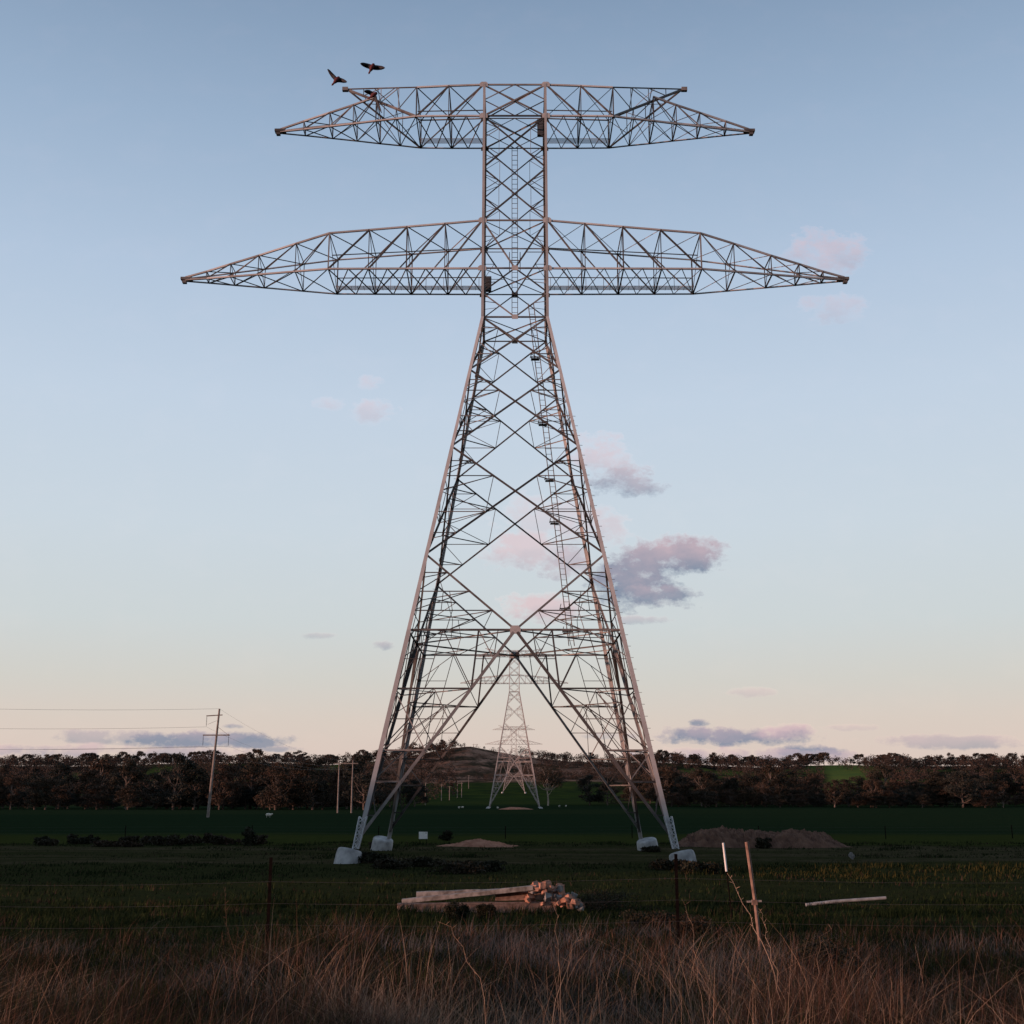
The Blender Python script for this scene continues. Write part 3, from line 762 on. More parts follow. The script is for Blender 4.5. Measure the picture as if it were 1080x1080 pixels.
beam((xat(522, YB, zg), YB + .55, zg + .43), (xat(584, YB, zg), YB + .6, zg + .45), .26, .24, M['timber_red'], 'short dark red beam stacked under the rubble')
def rock(c, s, m, name, label, group, seed):
    random.seed(seed); b = B()
    import bmesh
    bm = bmesh.new(); bmesh.ops.create_cube(bm, size=1.7)
    for v in bm.verts: v.co += Vector((random.uniform(-.42, .3) * (1 if v.co.x > 0 else -1), random.uniform(-.35, .3) * (1 if v.co.y > 0 else -1), random.uniform(-.35, .3) * (1 if v.co.z > 0 else -1)))
    bmesh.ops.bevel(bm, geom=bm.edges[:], offset=.1, segments=1, affect='EDGES')
    bmesh.ops.subdivide_edges(bm, edges=bm.edges[:], cuts=1)
    for v in bm.verts:
        p = v.co + Vector((random.gauss(0, .05), random.gauss(0, .05), random.gauss(0, .05)))
        v.co = Vector((p.x * s[0], p.y * s[1], p.z * s[2]))
    bmesh.ops.rotate(bm, verts=bm.verts, matrix=Matrix.Rotation(random.uniform(0, 6), 3, 'Z') @ Matrix.Rotation(random.uniform(-.9, .9), 3, 'X'))
    me = bpy.data.meshes.new(name); bm.to_mesh(me); bm.free(); me.materials.append(m)
    o = bpy.data.objects.new(name, me); COL.objects.link(o); o.location = c; return tag(o, label, 'rubble', group)
rz_ = random.Random(31); k_ = 0
for i in range(96):
    t = rz_.random(); px = 556 + 58 * t; Y = YB + .7 + rz_.uniform(-.55, .6)
    prof = np.interp(px, [553, 562, 575, 585, 594, 604, 616], [.5, .66, .74, .78, .6, .36, .1])
    zz = zg + prof * rz_.uniform(.25, 1.0) + .05
    s = rz_.uniform(.05, .115); br = rz_.random() < .66
    rock((xat(px, Y, zz), Y, zz), (s * rz_.uniform(.8, 1.3), s, s * rz_.uniform(.6, 1.0)), M['brick'] if br else M['rubble'],
         'broken_brick' if br else 'broken_concrete', 'orange broken brick in the rubble heap at the end of the beams' if br else 'grey broken concrete lump in the rubble heap at the end of the beams', 'broken bricks in the rubble heap' if br else 'concrete lumps in the rubble heap', 400 + i)

# ------------------------------------------------------------------ fences
def post(parent, x, y, h, w, m, lean=0):
    b = B(); z = hz(x, y)
    for dx, dy, sx, sy in ((0, 0, w, w * .25), (0, .35 * w, w * .25, w * .7)):
        b.bar((x + dx, y + dy, z - .3), (x + dx + lean, y + dy, z + h), sx, sy, up=(0, 1, 0))
    for j in range(6): b.bar((x - w * .6, y - w * .2, z + .2 + j * h / 7), (x + w * .6, y - w * .2, z + .2 + j * h / 7), .008)
    return b.build('post', m, parent)
F1 = empty('wire_fence', (0, 20, hz(0, 20)), 'near wire fence with dark steel posts behind the dry grass', 'fence')
def child_at(o, P):
    o.location = (-P.location.x, -P.location.y, -P.location.z); return o
xs1 = [xat(283, 20, 2) - 6.9 * 2, xat(283, 20, 2) - 6.9, xat(283.5, 20, 2), xat(714.5, 20, 2), xat(714.5, 20, 2) + 6.9, xat(714.5, 20, 2) + 13.8]
for x in xs1: child_at(post(F1, x, 20, 1.42, .05, M['post_steel']), F1)
for hh in (1.05, .72, .4):
    b = B(); pts = []
    for i in range(len(xs1) - 1):
        for j in range(8):
            t = j / 8; x = xs1[i] + (xs1[i + 1] - xs1[i]) * t
            pts.append((x, 19.985, hz(x, 20) + hh - .05 * math.sin(math.pi * t)))
    b.tube(pts, .0019, 4, caps=False); child_at(b.build('fence_wire', M['wire'], F1), F1)
F2 = empty('wire_fence', (0, 124, 0), 'distant wire fence of small dark posts along the near side of the crop', 'fence')
x2 = [xat(533, 124, 0) + (i - 6) * 12.6 for i in range(13)]
for x in x2: child_at(post(F2, x, 124, 1.25, .09, M['post_steel']), F2)
for hh in (1.1, .8, .5):
    b = B(); b.tube([(x, 123.97, hz(x, 124) + hh) for x in x2], .0035, 4, caps=False); child_at(b.build('fence_wire', M['wire'], F2), F2)

# leaning wooden stake, white stick, pipes, sign
b = B(); Y = 18.3; p = at(802, 972, Y); q = at(787.6, 888, Y); p.z = hz(p.x, Y) - .1
o_ = Vector((p.x, Y, hz(p.x, Y)))
T = empty('wooden_stake', o_, 'leaning reddish wooden stake with a short crosspiece, right of the white stick', 'stake')
b.tube([p - o_, p.lerp(q, .5) - o_ + Vector((.012, 0, 0)), q - o_], [.026, .027, .03], 8); b.build('stake_pole', M['timber_red'], T)
c = p.lerp(q, .52) - o_; b = B(); b.bar(c + Vector((-.11, -.03, -.01)), c + Vector((.10, -.03, .0)), .028, .025); b.build('crosspiece', M['timber'], T)
b = B(); c2 = c + Vector((0, -.02, -.02)); b.box(c2, .075, .06, .07); b.build('tie', M['timber_red'], T)
Y = 18.8; q = at(762.8, 889, Y); m_ = at(766.3, 919, Y); d = (m_ - q); p = m_ + d * 1.6
o_ = Vector((p.x, Y, hz(p.x, Y)))
T = empty('marker_stick', o_, 'thin white painted stick standing left of the leaning wooden stake', 'stick')
b = B(); b.tube([m_ - o_, q - o_], [.017, .017], 8); b.build('white_sleeve', M['white'], T)
b = B(); b.tube([p - o_, m_ - o_], [.008, .009], 6); b.build('rod', M['post_steel'], T)
def pipe(pts, r, m, label):
    pts = [Vector(p) for p in pts]; o_ = pts[0].copy(); b = B(); b.tube([p - o_ for p in pts], r, 10)
    o = b.build('pipe', m); o.location = o_; return tag(o, label, 'pipe')
zp = hz(10, 36)
pipe([(xat(850, 36, zp), 36, zp + .07), (xat(880, 36, zp), 36, zp + .16), (xat(935, 36, zp), 36, zp + .26)], .045, M['pipe'], 'pale pipe lying in the grass at the right edge')
o = rock((xat(898, 80, 0), 80, hz(28, 80) + .2), (.26, .22, .2), M['rubble'], 'stone', 'pale grey stone at the right edge below the dirt mound', None, 77)
Y = 112; c = at(446.3, 881, Y); o_ = Vector((c.x, Y, hz(c.x, Y))); T = empty('sign_board', o_, 'small white rectangular sign board in the green beyond the left footings', 'sign')
c = c - o_; b = B(); b.box(c, .78, .03, .62); b.build('board', M['white'], T)
b = B(); b.box(c + Vector((.26, -.018, .2)), .1, .006, .08); b.build('printed_mark', M['marks'], T)
for sx in (-1, 1):
    b = B(); b.bar((c.x + sx * .3, .03, -.2), (c.x + sx * .3, .03, c.z + .25), .04); b.build('leg', M['post_steel'], T)

# ------------------------------------------------------------------ power poles
def insul(p, L, parent):
    b = B(); p = Vector(p); b.tube([p, p - Vector((0, 0, L))], .03, 6)
    n = 9
    for j in range(n):
        z = L * (.12 + .8 * j / n); b.tube([p - Vector((0, 0, z)), p - Vector((0, 0, z + .05)), p - Vector((0, 0, z + .07))], [.05, .14, .04], 8)
    return b.build('insulator', M['steel_dark'], parent)
YP = 275; base = Vector((xat(219, YP, 0), YP, 0)); base.z = hz(base.x, YP)
top = at(231.5, 747.5, YP)
PP = empty('power_pole', base, 'tall leaning wooden power pole with two crossarms at the left', 'power pole')
b = B(); tv = top - base
b.tube([Vector((0, 0, -.5)), tv * .35, tv * .7, tv], [.34, .30, .25, .21], 10); b.build('pole_shaft', M['pole_wood'], PP)
def onpole(py):
    lo, hi = 0, 1
    for _ in range(40):
        m = (lo + hi) / 2; P_ = base + tv * m
        d = P_.y * math.cos(TH) + (P_.z - ZC) * math.sin(TH); u = -P_.y * math.sin(TH) + (P_.z - ZC) * math.cos(TH)
        if 540 - FPX * u / d > py: lo = m
        else: hi = m
    return tv * lo
c1 = onpole(775.4); c2 = onpole(754.6); W = []
b = B(); b.bar(c1 + Vector((-3.0, -.3, 0)), c1 + Vector((3.0, -.3, 0)), .22, .26); b.build('crossarm', M['pole_wood'], PP)
b = B(); b.bar(c2 + Vector((-2.7, -.3, -.12)), c2 + Vector((.9, -.3, .1)), .2, .22); b.build('crossarm', M['pole_wood'], PP)
b = B(); b.bar(c1 + Vector((0, -.3, 2.0)), c1 + Vector((2.6, -.3, .1)), .06); b.bar(c1 + Vector((-.1, -.3, 3.2)), c2 + Vector((-2.3, -.3, -2.0)), .05); b.build('brace', M['pole_wood'], PP)
for p in (c1 + Vector((-2.9, -.3, -.1)), c1 + Vector((2.8, -.3, -.1)), c2 + Vector((-2.6, -.3, -.2))):
    insul(p, 2.3, PP); W.append(base + p - Vector((0, 0, 2.35)))
b = B(); b.tube([c1 + Vector((2.7, -.3, .13)), c1 + Vector((2.7, -.3, .35))], [.16, .1], 8); b.build('insulator', M['ceramic'], PP)
W.append(base + tv)
# H frame pole
YH = 372
def hframe(pxa, pxb, pytop, Y, label, r=.2, over=1.6):
    xa, xb = xat(pxa, Y, hz(0, Y)), xat(pxb, Y, hz(0, Y)); cx = (xa + xb) / 2; o_ = Vector((cx, Y, hz(cx, Y)))
    T = empty('power_pole', o_, label, 'power pole'); zt = at(pxa, pytop, Y).z - o_.z
    for x in (xa, xb):
        b = B(); b.tube([(x - cx, 0, -.6), (x - cx, 0, zt * .5), (x - cx + .05, 0, zt)], [r * 1.2, r * 1.05, r * .85], 8); b.build('pole_shaft', M['pole_wood'], T)
    b = B(); b.bar((xa - cx - over, -.2, zt - .9), (xb - cx + over, -.2, zt - .9), .2, .28); b.build('crossarm', M['pole_wood'], T)
    ends = []
    for x in (xa - cx - over * .9, 0, xb - cx + over * .9):
        insul((x, -.2, zt - 1.0), 1.4, T); ends.append(o_ + Vector((x, -.2, zt - 2.4)))
    ends.append(o_ + Vector((xa - cx, 0, zt)))
    return ends
H1 = hframe(356, 370.5, 802, YH, 'two legged wooden power pole left of the huge pylon')
H2 = hframe(482.3, 486.8, 825, 1000, 'pair of pale far pole legs in the paddock left of the second pylon', .26, 1.0)
H3 = hframe(499.5, 503, 784.5, 1810, 'tiny two legged pole on the hilltop skyline', .3, 1.5)
for (px, pt, Y, lab) in ((494.3, 817.5, 1180, 'single far pole standing farthest up the rising paddock'), (465.5, 827, 800, 'single far pole in the paddock below the scrubby hill'), (448.5, 825, 660, 'single pole near the dark trees right of the left rear leg'), (474, 829, 830, 'thin single pole between the other far paddock poles')):
    x = xat(px, Y, hz(0, Y)); o_ = Vector((x, Y, hz(x, Y))); T = empty('power_pole', o_, lab, 'power pole'); zt = at(px, pt, Y).z - o_.z
    b = B(); b.tube([(0, 0, -.5), (.03, 0, zt * .6), (.05, 0, zt)], [.26, .22, .18], 8); b.build('pole_shaft', M['pole_wood'], T)
    b = B(); b.bar((-1.2, -.2, zt - .5), (1.2, -.2, zt - .5), .16, .2); b.build('crossarm', M['pole_wood'], T)
def cable(p, q, sag, label, r=.022):
    p = Vector(p); q = Vector(q); b = B(); pts = []
    for i in range(17):
        t = i / 16; c = p.lerp(q, t) - p; c.z -= sag * 4 * t * (1 - t); pts.append(c)
    b.tube(pts, r, 4, caps=False); o = b.build('overhead_cable', M['cable'], ); o.location = p
    return tag(o, label, 'cable', 'cables of the pole line')
off = Vector((-130, -62, 1.2))
nm = ['lowest left', 'lowest right', 'middle', 'topmost']
for i, w in enumerate(W):
    cable(w, w + off, 2.2, 'thin %s cable running left from the leaning wooden pole' % nm[i])
    cable(w, H1[(0, 2, 1, 3)[i]], 2.0, 'thin %s cable from the leaning wooden pole to the two legged pole' % nm[i], .016)

# ------------------------------------------------------------------ trees
def tree_proto(seed, h, spread, low, clumps, per, leaf, lm, bm_, open_=.0):
    random.seed(seed); tr = B(); cr = B()
    n = 6; pts = [Vector((0, 0, -.4))]; lean = Vector((random.uniform(-.05, .05), random.uniform(-.05, .05), 0))
    for i in range(1, n): pts.append(Vector((lean.x * h * i / n + random.gauss(0, .012) * h, lean.y * h * i / n + random.gauss(0, .01) * h, h * .62 * i / (n - 1))))
    tr.tube(pts, [h * .024 * (1 - .72 * i / (n - 1)) for i in range(n)], 7)
    for c in range(clumps):
        a = random.uniform(0, 6.283); t = random.random(); zc = h * (low + (1 - low) * (.12 + .78 * t))
        env = math.sin(math.pi * min(1, (.22 + .72 * t))) ** .7
        r = spread * env * (.25 + .75 * random.random() ** .6)
        c_ = Vector((math.cos(a) * r, math.sin(a) * r, zc))
        j = min(n - 1, max(1, int(zc / (h * .62) * (n - 1) * .72))); s0 = pts[j]
        mid = s0.lerp(c_, .5) + Vector((0, 0, -.04 * h)); tr.tube([s0, mid, c_], [h * .010, h * .006, h * .002], 5)
        cs = spread * random.uniform(.24, .42)
        leafy(cr, c_, cs, cs, cs * random.uniform(.55, .8), per, leaf, hang=.6)
    return tr, cr
PROTO = {}
def tree(kind, loc, s, rz, name, label, group, cat='tree', sq=1.0):
    if kind not in PROTO:
        tr, cr = tree_proto(*KIND[kind])
        T = empty(name, loc, label, cat, group, rz)
        tr.build('trunk', KIND_B[kind], T); cr.build('crown', KIND_L[kind], T); PROTO[kind] = T
        T.scale = (s * sq, s * sq, s)
    else:
        T = copy_thing(PROTO[kind], loc, (0, 0, rz), (s * sq, s * sq, s)); T.name = name
        T['label'] = label; T['category'] = cat
        if group: T['group'] = group
        elif 'group' in T: del T['group']
    return T
KIND = {}; KIND_L = {}; KIND_B = {}
for i in range(6):
    KIND['gum%d' % i] = (100 + i, 17.0, 5.4 + .5 * (i % 3), (.02, .08, .0, .16, .03, .0)[i], 34, 150, .36, None, None)
    KIND_L['gum%d' % i] = M['leaf'] if i < 4 else M['leaf_dark']; KIND_B['gum%d' % i] = M['bark_grey'] if i in (3,) else M['bark']
for i in range(4):
    KIND['hill%d' % i] = (140 + i, 11.0, 4.4 + .4 * i, (.06, .16, .0, .02)[i], 17, 75, .55, None, None)
    KIND_L['hill%d' % i] = M['leaf_far']; KIND_B['hill%d' % i] = M['bark']
KIND['spread'] = (170, 17, 7.0, .38, 24, 150, .34, None, None); KIND_L['spread'] = M['leaf']; KIND_B['spread'] = M['bark_pale']
R = random.Random(5)
def plant(kind, px, Y, toppy, name, label, group, sq=1.0):
    x = xat(px, Y, hz(0, Y) + 5); z = hz(x, Y)
    hgt = at(px, toppy, Y).z - z; s = hgt / (KIND[kind][1] * 1.02)
    return tree(kind, (x, Y, z - .15), s, R.uniform(0, 6.28), name, label, group, sq=sq)
# belt on the left
for i in range(46):
    px = -150 + 560 * (i + R.random()) / 46
    Y = R.uniform(480, 580); tp = 808 + 8 * math.sin(px * .045) + R.uniform(-11, 12) + (10 if px > 385 else 0)
    if px < 60: tp += 5
    plant('gum%d' % R.choice([0, 1, 2, 3, 4, 5]), px, Y, tp, 'gum_tree', 'dark gum tree in the thick belt behind the left power poles', 'belt of gum trees on the left', sq=R.uniform(.85, 1.2))
for px, tp, lab in ((236, 803, None), (265, 795.5, 'broad reddish gum tree standing tallest in the left belt'), (330, 796, 'tall rounded gum tree near the two legged pole'), (183, 790, 'dark gum tree at the left end beside the leaning power pole'), (291, 799, None), (310, 801, None), (205, 806, None)):
    plant('gum%d' % R.choice([0, 1, 2, 4]), px, 500 + R.uniform(-12, 30), tp, 'gum_tree', lab or 'dark gum tree in the thick belt behind the left power poles', 'belt of gum trees on the left' if not lab else None, sq=1.1)
# belt on the right
for i in range(58):
    px = 668 + 540 * (i + R.random()) / 58
    Y = R.uniform(590, 700); tp = 814 + 5 * math.sin(px * .06) + R.uniform(-8, 7) + (9 if 858 < px < 925 else 0)
    plant('gum%d' % R.choice([0, 1, 2, 3, 0, 5]), px, Y, tp, 'gum_tree', 'reddish brown gum tree in the belt behind the dirt mounds', 'belt of gum trees on the right', sq=R.uniform(.95, 1.3))
for i in range(34):
    px = -140 + 530 * (i + R.random()) / 34; plant('gum%d' % R.choice([0, 2, 4, 5]), px, R.uniform(490, 560), R.uniform(826, 838), 'gum_tree', 'low young gum filling the gaps in the left belt', 'young gums in the left belt', sq=1.9)
for i in range(46):
    px = 690 + 500 * (i + R.random()) / 46; plant('gum%d' % R.choice([0, 2, 1, 5]), px, R.uniform(590, 640), R.uniform(828, 838), 'gum_tree', 'low young gum filling the gaps in the right belt', 'young gums in the right belt', sq=2.0)
plant('spread', 578, 640, 806, 'gum_tree', 'spreading gum tree with pale forked trunk just right of the second pylon', None, 1.0)
plant('gum4', 622, 650, 815, 'gum_tree', 'dark round tree standing alone in front of the belt, left of the right rear leg', None, 1.35)
plant('gum5', 641, 645, 818, 'gum_tree', 'dark round tree touching the lone round tree on its right', None, 1.3)
plant('gum4', 446, 655, 826, 'gum_tree', 'small black tree beside the single pole right of the left rear leg', None, .8)
for px, tp in ((385, 822), (398, 818), (412, 821), (425, 823), (437, 820)):
    plant('gum%d' % R.choice([0, 1, 5]), px, R.uniform(560, 640), tp, 'gum_tree', 'gum tree behind the left legs of the huge pylon', 'gum trees behind the left legs', sq=1.15)
# hillsides and skyline
def hillrow(n, px0, px1, Y0, Y1, h0, h1, label, group, gap=None):
    for i in range(n):
        px = px0 + (px1 - px0) * (i + R.random()) / n; Y = R.uniform(Y0, Y1)
        if (gap and gap(px, Y)) or (862 < px < 915 and R.random() < .6): continue
        px += 9 * math.sin(i * 2.3); x = xat(px, Y, hz(0, Y) + 5); z = hz(x, Y); k = 'hill%d' % R.randrange(4)
        tree(k, (x, Y, z - .3), R.uniform(h0, h1) / 11.0, R.uniform(0, 6.28), 'hill_tree', label, group, sq=R.uniform(1.0, 1.5))
bare = lambda px, Y: 478 < px < 527 and Y < 1790
hillrow(84, 672, 1110, 1740, 1830, 8, 21, 'tiny tree on the right skyline', 'trees on the right skyline')
hillrow(66, -20, 470, 1750, 1825, 8, 21, 'tiny tree on the left skyline', 'trees on the left skyline')
def wood(name, spots):
    r = np.random.default_rng(77); vs = []; 
    for x, y, h, n in spots:
        z = hz(x, y); k = 5
        for c in range(k):
            cx, cy, cz = x + r.normal(0, h * .26), y + r.normal(0, h * .26), z + h * r.uniform(.15, .8)
            d = r.normal(0, 1, (n, 3)); d /= np.linalg.norm(d, axis=1)[:, None]; d *= r.random((n, 1)) ** .4
            p = np.array([cx, cy, cz]) + d * np.array([h * .30, h * .30, h * .24])
            u = r.normal(0, 1, (n, 3)); u /= np.linalg.norm(u, axis=1)[:, None]; w_ = np.cross(u, r.normal(0, 1, (n, 3))); w_ /= np.linalg.norm(w_, axis=1)[:, None]
            sz = .055 * h * r.uniform(.6, 1.4, (n, 1))
            vs.append(np.stack([p - u * sz, p + w_ * sz * .5, p + u * sz, p - w_ * sz * .5], 1).reshape(-1, 3))
    V = np.concatenate(vs); F = np.arange(len(V)).reshape(-1, 4)
    me = bpy.data.meshes.new(name); me.from_pydata(V.tolist(), [], F.tolist()); me.materials.append(M['leaf_wood'])
    o = bpy.data.objects.new(name, me); COL.objects.link(o); tag(o, kind='stuff')
M['leaf_wood'] = foliage('hill_wood_leaves', (.018, .017, .014), (.04, .029, .023), (.07, .043, .032))
sp = []
def scat(n, px0, px1, Y0, Y1, h0, h1, q=36, gap=None):
    for i in range(n):
        px = R.uniform(px0, px1); Y = R.uniform(Y0, Y1)
        if gap and gap(px, Y): continue
        sp.append((xat(px, Y, hz(0, Y)), Y, R.uniform(h0, h1), q))
bare = lambda px, Y: 476 < px < 530 and Y > 1400 and R.random() < .55
gapr = lambda px, Y: (math.sin(px * .052 + Y * .004) + .7 * math.sin(px * .021 - Y * .009 + 1) > .75 or 866 < px < 912) and R.random() < .93
scat(330, -80, 478, 720, 1790, 10, 17); scat(120, 370, 480, 1330, 1780, 9, 14)
scat(300, 672, 1180, 1640, 1815, 10, 20, 34, lambda px, Y: 850 < px < 925 and R.random() < .7); scat(200, -120, 470, 1640, 1815, 10, 20, 34)
scat(120, 476, 552, 1310, 1800, 3, 9, 26, bare)
scat(170, 552, 700, 1330, 1790, 9, 16, 36, lambda px, Y: 575 < px < 640 and Y < 1440 and R.random() < .8)
scat(250, 672, 1180, 760, 1790, 9, 17, 36, gapr); scat(330, 660, 1180, 1560, 1815, 6, 18, 36, gapr); scat(330, -120, 480, 1560, 1812, 7, 19); scat(70, 545, 680, 1640, 1812, 9, 15)
wood('hillside_wood', sp)
for px, tp, lab in ((486, 785, 'broad dark tree on the top of the bare hill'), (476, 788, 'dark tree left of the broad one on the bare hill'), (511, 787, 'round lone tree on the skyline just left of the second pylon'), (518.5, 790, 'small slanting tree right of the round lone skyline tree'),
                    (568, 796, 'skyline tree just right of the second pylon'), (583, 794, 'dark skyline tree a little right of the second pylon'), (595, 796, 'dark skyline tree beside the larger one right of the second pylon'), (622, 793, 'broad dark skyline tree between the second pylon and the right legs'), (645, 795, 'broad skyline tree showing inside the right legs'), (383, 790, 'dark skyline tree behind the left front leg'), (462, 788, 'dark skyline tree seen through the left legs')):
    plant('hill%d' % R.choice([0, 1, 0, 1]), px, 1805, tp, 'hill_tree', lab, None, sq=R.uniform(1.0, 1.35))

# sheep in the paddocks
def sheep(px, Y, rz, label, i):
    x = xat(px, Y, hz(0, Y)); o_ = Vector((x, Y, hz(x, Y))); b = B()
    b.tube([(-.62, 0, .62), (-.45, 0, .66), (0, 0, .68), (.42, 0, .68), (.6, 0, .72), (.74, 0, .86), (.95, 0, .86), (1.06, 0, .76)], [.1, .3, .36, .33, .22, .15, .13, .06], 10)
    for lx in (-.38, .36):
        for ly in (-.16, .16): b.tube([(lx, ly, .55), (lx - .03, ly, .3), (lx, ly, 0)], [.09, .05, .04], 6)
    for ly in (-.1, .1): b.tube([(.9, ly, .93), (.86, ly * 2.0, .95)], [.04, .015], 5)
    o = b.build('sheep', M['fleece'], smooth=True); o.location = o_; o.rotation_euler = (0, 0, rz); o.scale = (.9,) * 3; return tag(o, label, 'sheep', None)
sheep(283, 270, .2, 'lone pale sheep in the dark crop right of the leaning pole', 0)
for i, (px, Y) in enumerate(((484, 560), (487.5, 566), (590, 600), (597, 605), (525, 540))):
    sheep(px, Y, R.uniform(0, 6), ['pale sheep left of the second pylon in the crop', 'pale sheep beside another left of the second pylon', 'tiny pale sheep right of the second pylon', 'tiny pale sheep farthest right of the second pylon', 'tiny pale sheep under the second pylon'][i], i)

# ------------------------------------------------------------------ birds
def bird(name, label, Y, body, tail, tipL, tipR, bendL, bendR, scale=1):
    c = at(*body, Y); b = B()
    tl = at(*tail, Y + .05) - c; d = tl.normalized(); L = .34
    ax = [(-.5, .02), (-.44, .045), (-.36, .055), (-.2, .075), (0, .078), (.2, .055), (.38, .028), (.52, .035), (.66, .008)]
    b.tube([d * L * t for t, r in ax], [r * scale for t, r in ax], 10, 0)
    for tip, bend in ((tipL, bendL), (tipR, bendR)):
        te = at(*tip, Y - .12) - c; be = at(*bend, Y + .02) - c; sh = d * (-.03)
        pts = [sh, sh.lerp(be, .5), be, be.lerp(te, .5), be.lerp(te, .85), te]; ch = [.17, .18, .17, .14, .08, .015]
        fwd = Vector((0, 1, 0)).cross(te.normalized()); fwd = (-d * .35 + Vector((0, -.75, .25))).normalized()
        vs = []; fs = []
        for i, p in enumerate(pts):
            nrm = (pts[min(i+1, 5)] - pts[max(i-1, 0)]).normalized().cross(fwd).normalized() * .008
            a = p + fwd * ch[i] * .5; e = p - fwd * ch[i] * .5
            vs += [a, p + nrm * 1.6, e, p - nrm * 1.6]
        for i in range(5):
            for j in range(4): fs.append([i*4 + j, i*4 + (j+1) % 4, (i+1)*4 + (j+1) % 4, (i+1)*4 + j])
        fs += [[3, 2, 1, 0], [20, 21, 22, 23]]
        b.add(vs, fs, 1)
    o = b.build(name, [M['feather_pink'], M['feather_grey']], smooth=True); o.location = c
    return tag(o, label, 'bird', None)
bird('bird', 'dark winged pink bird flying leftmost with one wing raised', 36, (354.5, 85), (349.5, 90.5), (345.3, 73), (366, 86.5), (350, 79), (359, 84.5))
bird('bird', 'dark bird gliding highest with both wings spread flat', 36, (392, 71.8), (389.8, 76), (380, 67), (406, 71.6), (386, 69), (399, 71.5))
bird('bird', 'pink bird with dark wings flapping against the tip of the upper left crossarm', 37, (393.5, 100.5), (389, 103.5), (384, 96), (402.5, 119), (389, 97), (398, 108))

# ------------------------------------------------------------------ light and sky
SUN_EL, SUN_AZ = 2.6, 250.0          # sun low behind the camera, to its left
w = bpy.data.worlds.new('World'); scene.world = w; w.use_nodes = True
def sky(nt):
    L = nt.links.new; bg = nt.nodes['Background']
    st = N(nt, 'ShaderNodeTexSky', sky_type='NISHITA'); st.sun_disc = False
    st.sun_elevation = math.radians(SUN_EL); st.sun_rotation = math.radians(SUN_AZ)
    st.air_density = 1.0; st.dust_density = .6; st.ozone_density = 2.0
    tc = N(nt, 'ShaderNodeTexCoord'); sep = N(nt, 'ShaderNodeSeparateXYZ'); L(tc.outputs['Generated'], sep.inputs[0])
    def math_(op, a, b_=None, c=None, clamp=False):
        m = N(nt, 'ShaderNodeMath', operation=op); m.use_clamp = clamp
        for k_, q in enumerate((a, b_, c)):
            if q is None: continue
            if isinstance(q, (int, float)): m.inputs[k_].default_value = q
            else: L(q, m.inputs[k_])
        return m.outputs[0]
    def srgb(r, g_, b_): return tuple(((c / 255 + .055) / 1.055) ** 2.4 if c > 10 else c / 3294.6 for c in (r, g_, b_))
    stops = [(845, (228, 203, 190)), (800, (230, 209, 196)), (760, (227, 213, 200)), (720, (220, 217, 208)), (660, (215, 222, 222)), (560, (212, 224, 233)), (430, (203, 219, 236)), (300, (186, 206, 229)), (150, (160, 184, 211)), (0, (134, 159, 188))]
    st_ = [(max(0, math.sin(math.radians(13.5) + math.atan((540 - y) / FPX))), srgb(*c)) for y, c in stops]
    st_ += [(.72, (.12, .17, .25)), (1, (.04, .065, .11))]
    el = math_('MAXIMUM', sep.outputs[2], 0)
    rp = ramp(nt, st_); L(el, rp.inputs[0])
    sm = N(nt, 'ShaderNodeMix', data_type='RGBA', blend_type='MULTIPLY'); sm.inputs[0].default_value = 1
    L(st.outputs[0], sm.inputs[6]); sm.inputs[7].default_value = (1.0, 1.0, 1.0, 1)
    return L, bg, st, rp, sep, tc, math_, el, srgb
import os
L, bg, st, rp, sep, tc, math_, el, srgb = sky(w.node_tree)
nt = w.node_tree
# dusk colour bands over the physical sky
mx = N(nt, 'ShaderNodeMix', data_type='RGBA'); mx.inputs[0].default_value = .96
sc_ = N(nt, 'ShaderNodeMix', data_type='RGBA', blend_type='MULTIPLY'); sc_.inputs[0].default_value = 1; L(st.outputs[0], sc_.inputs[6]); sc_.inputs[7].default_value = (1, 1, 1, 1)
sb = N(nt, 'ShaderNodeMix', data_type='RGBA', blend_type='MULTIPLY'); sb.inputs[0].default_value = 1; L(rp.outputs[0], sb.inputs[6]); sb.inputs[7].default_value = (10, 10, 10, 1)
L(sc_.outputs[2], mx.inputs[6]); L(sb.outputs[2], mx.inputs[7])
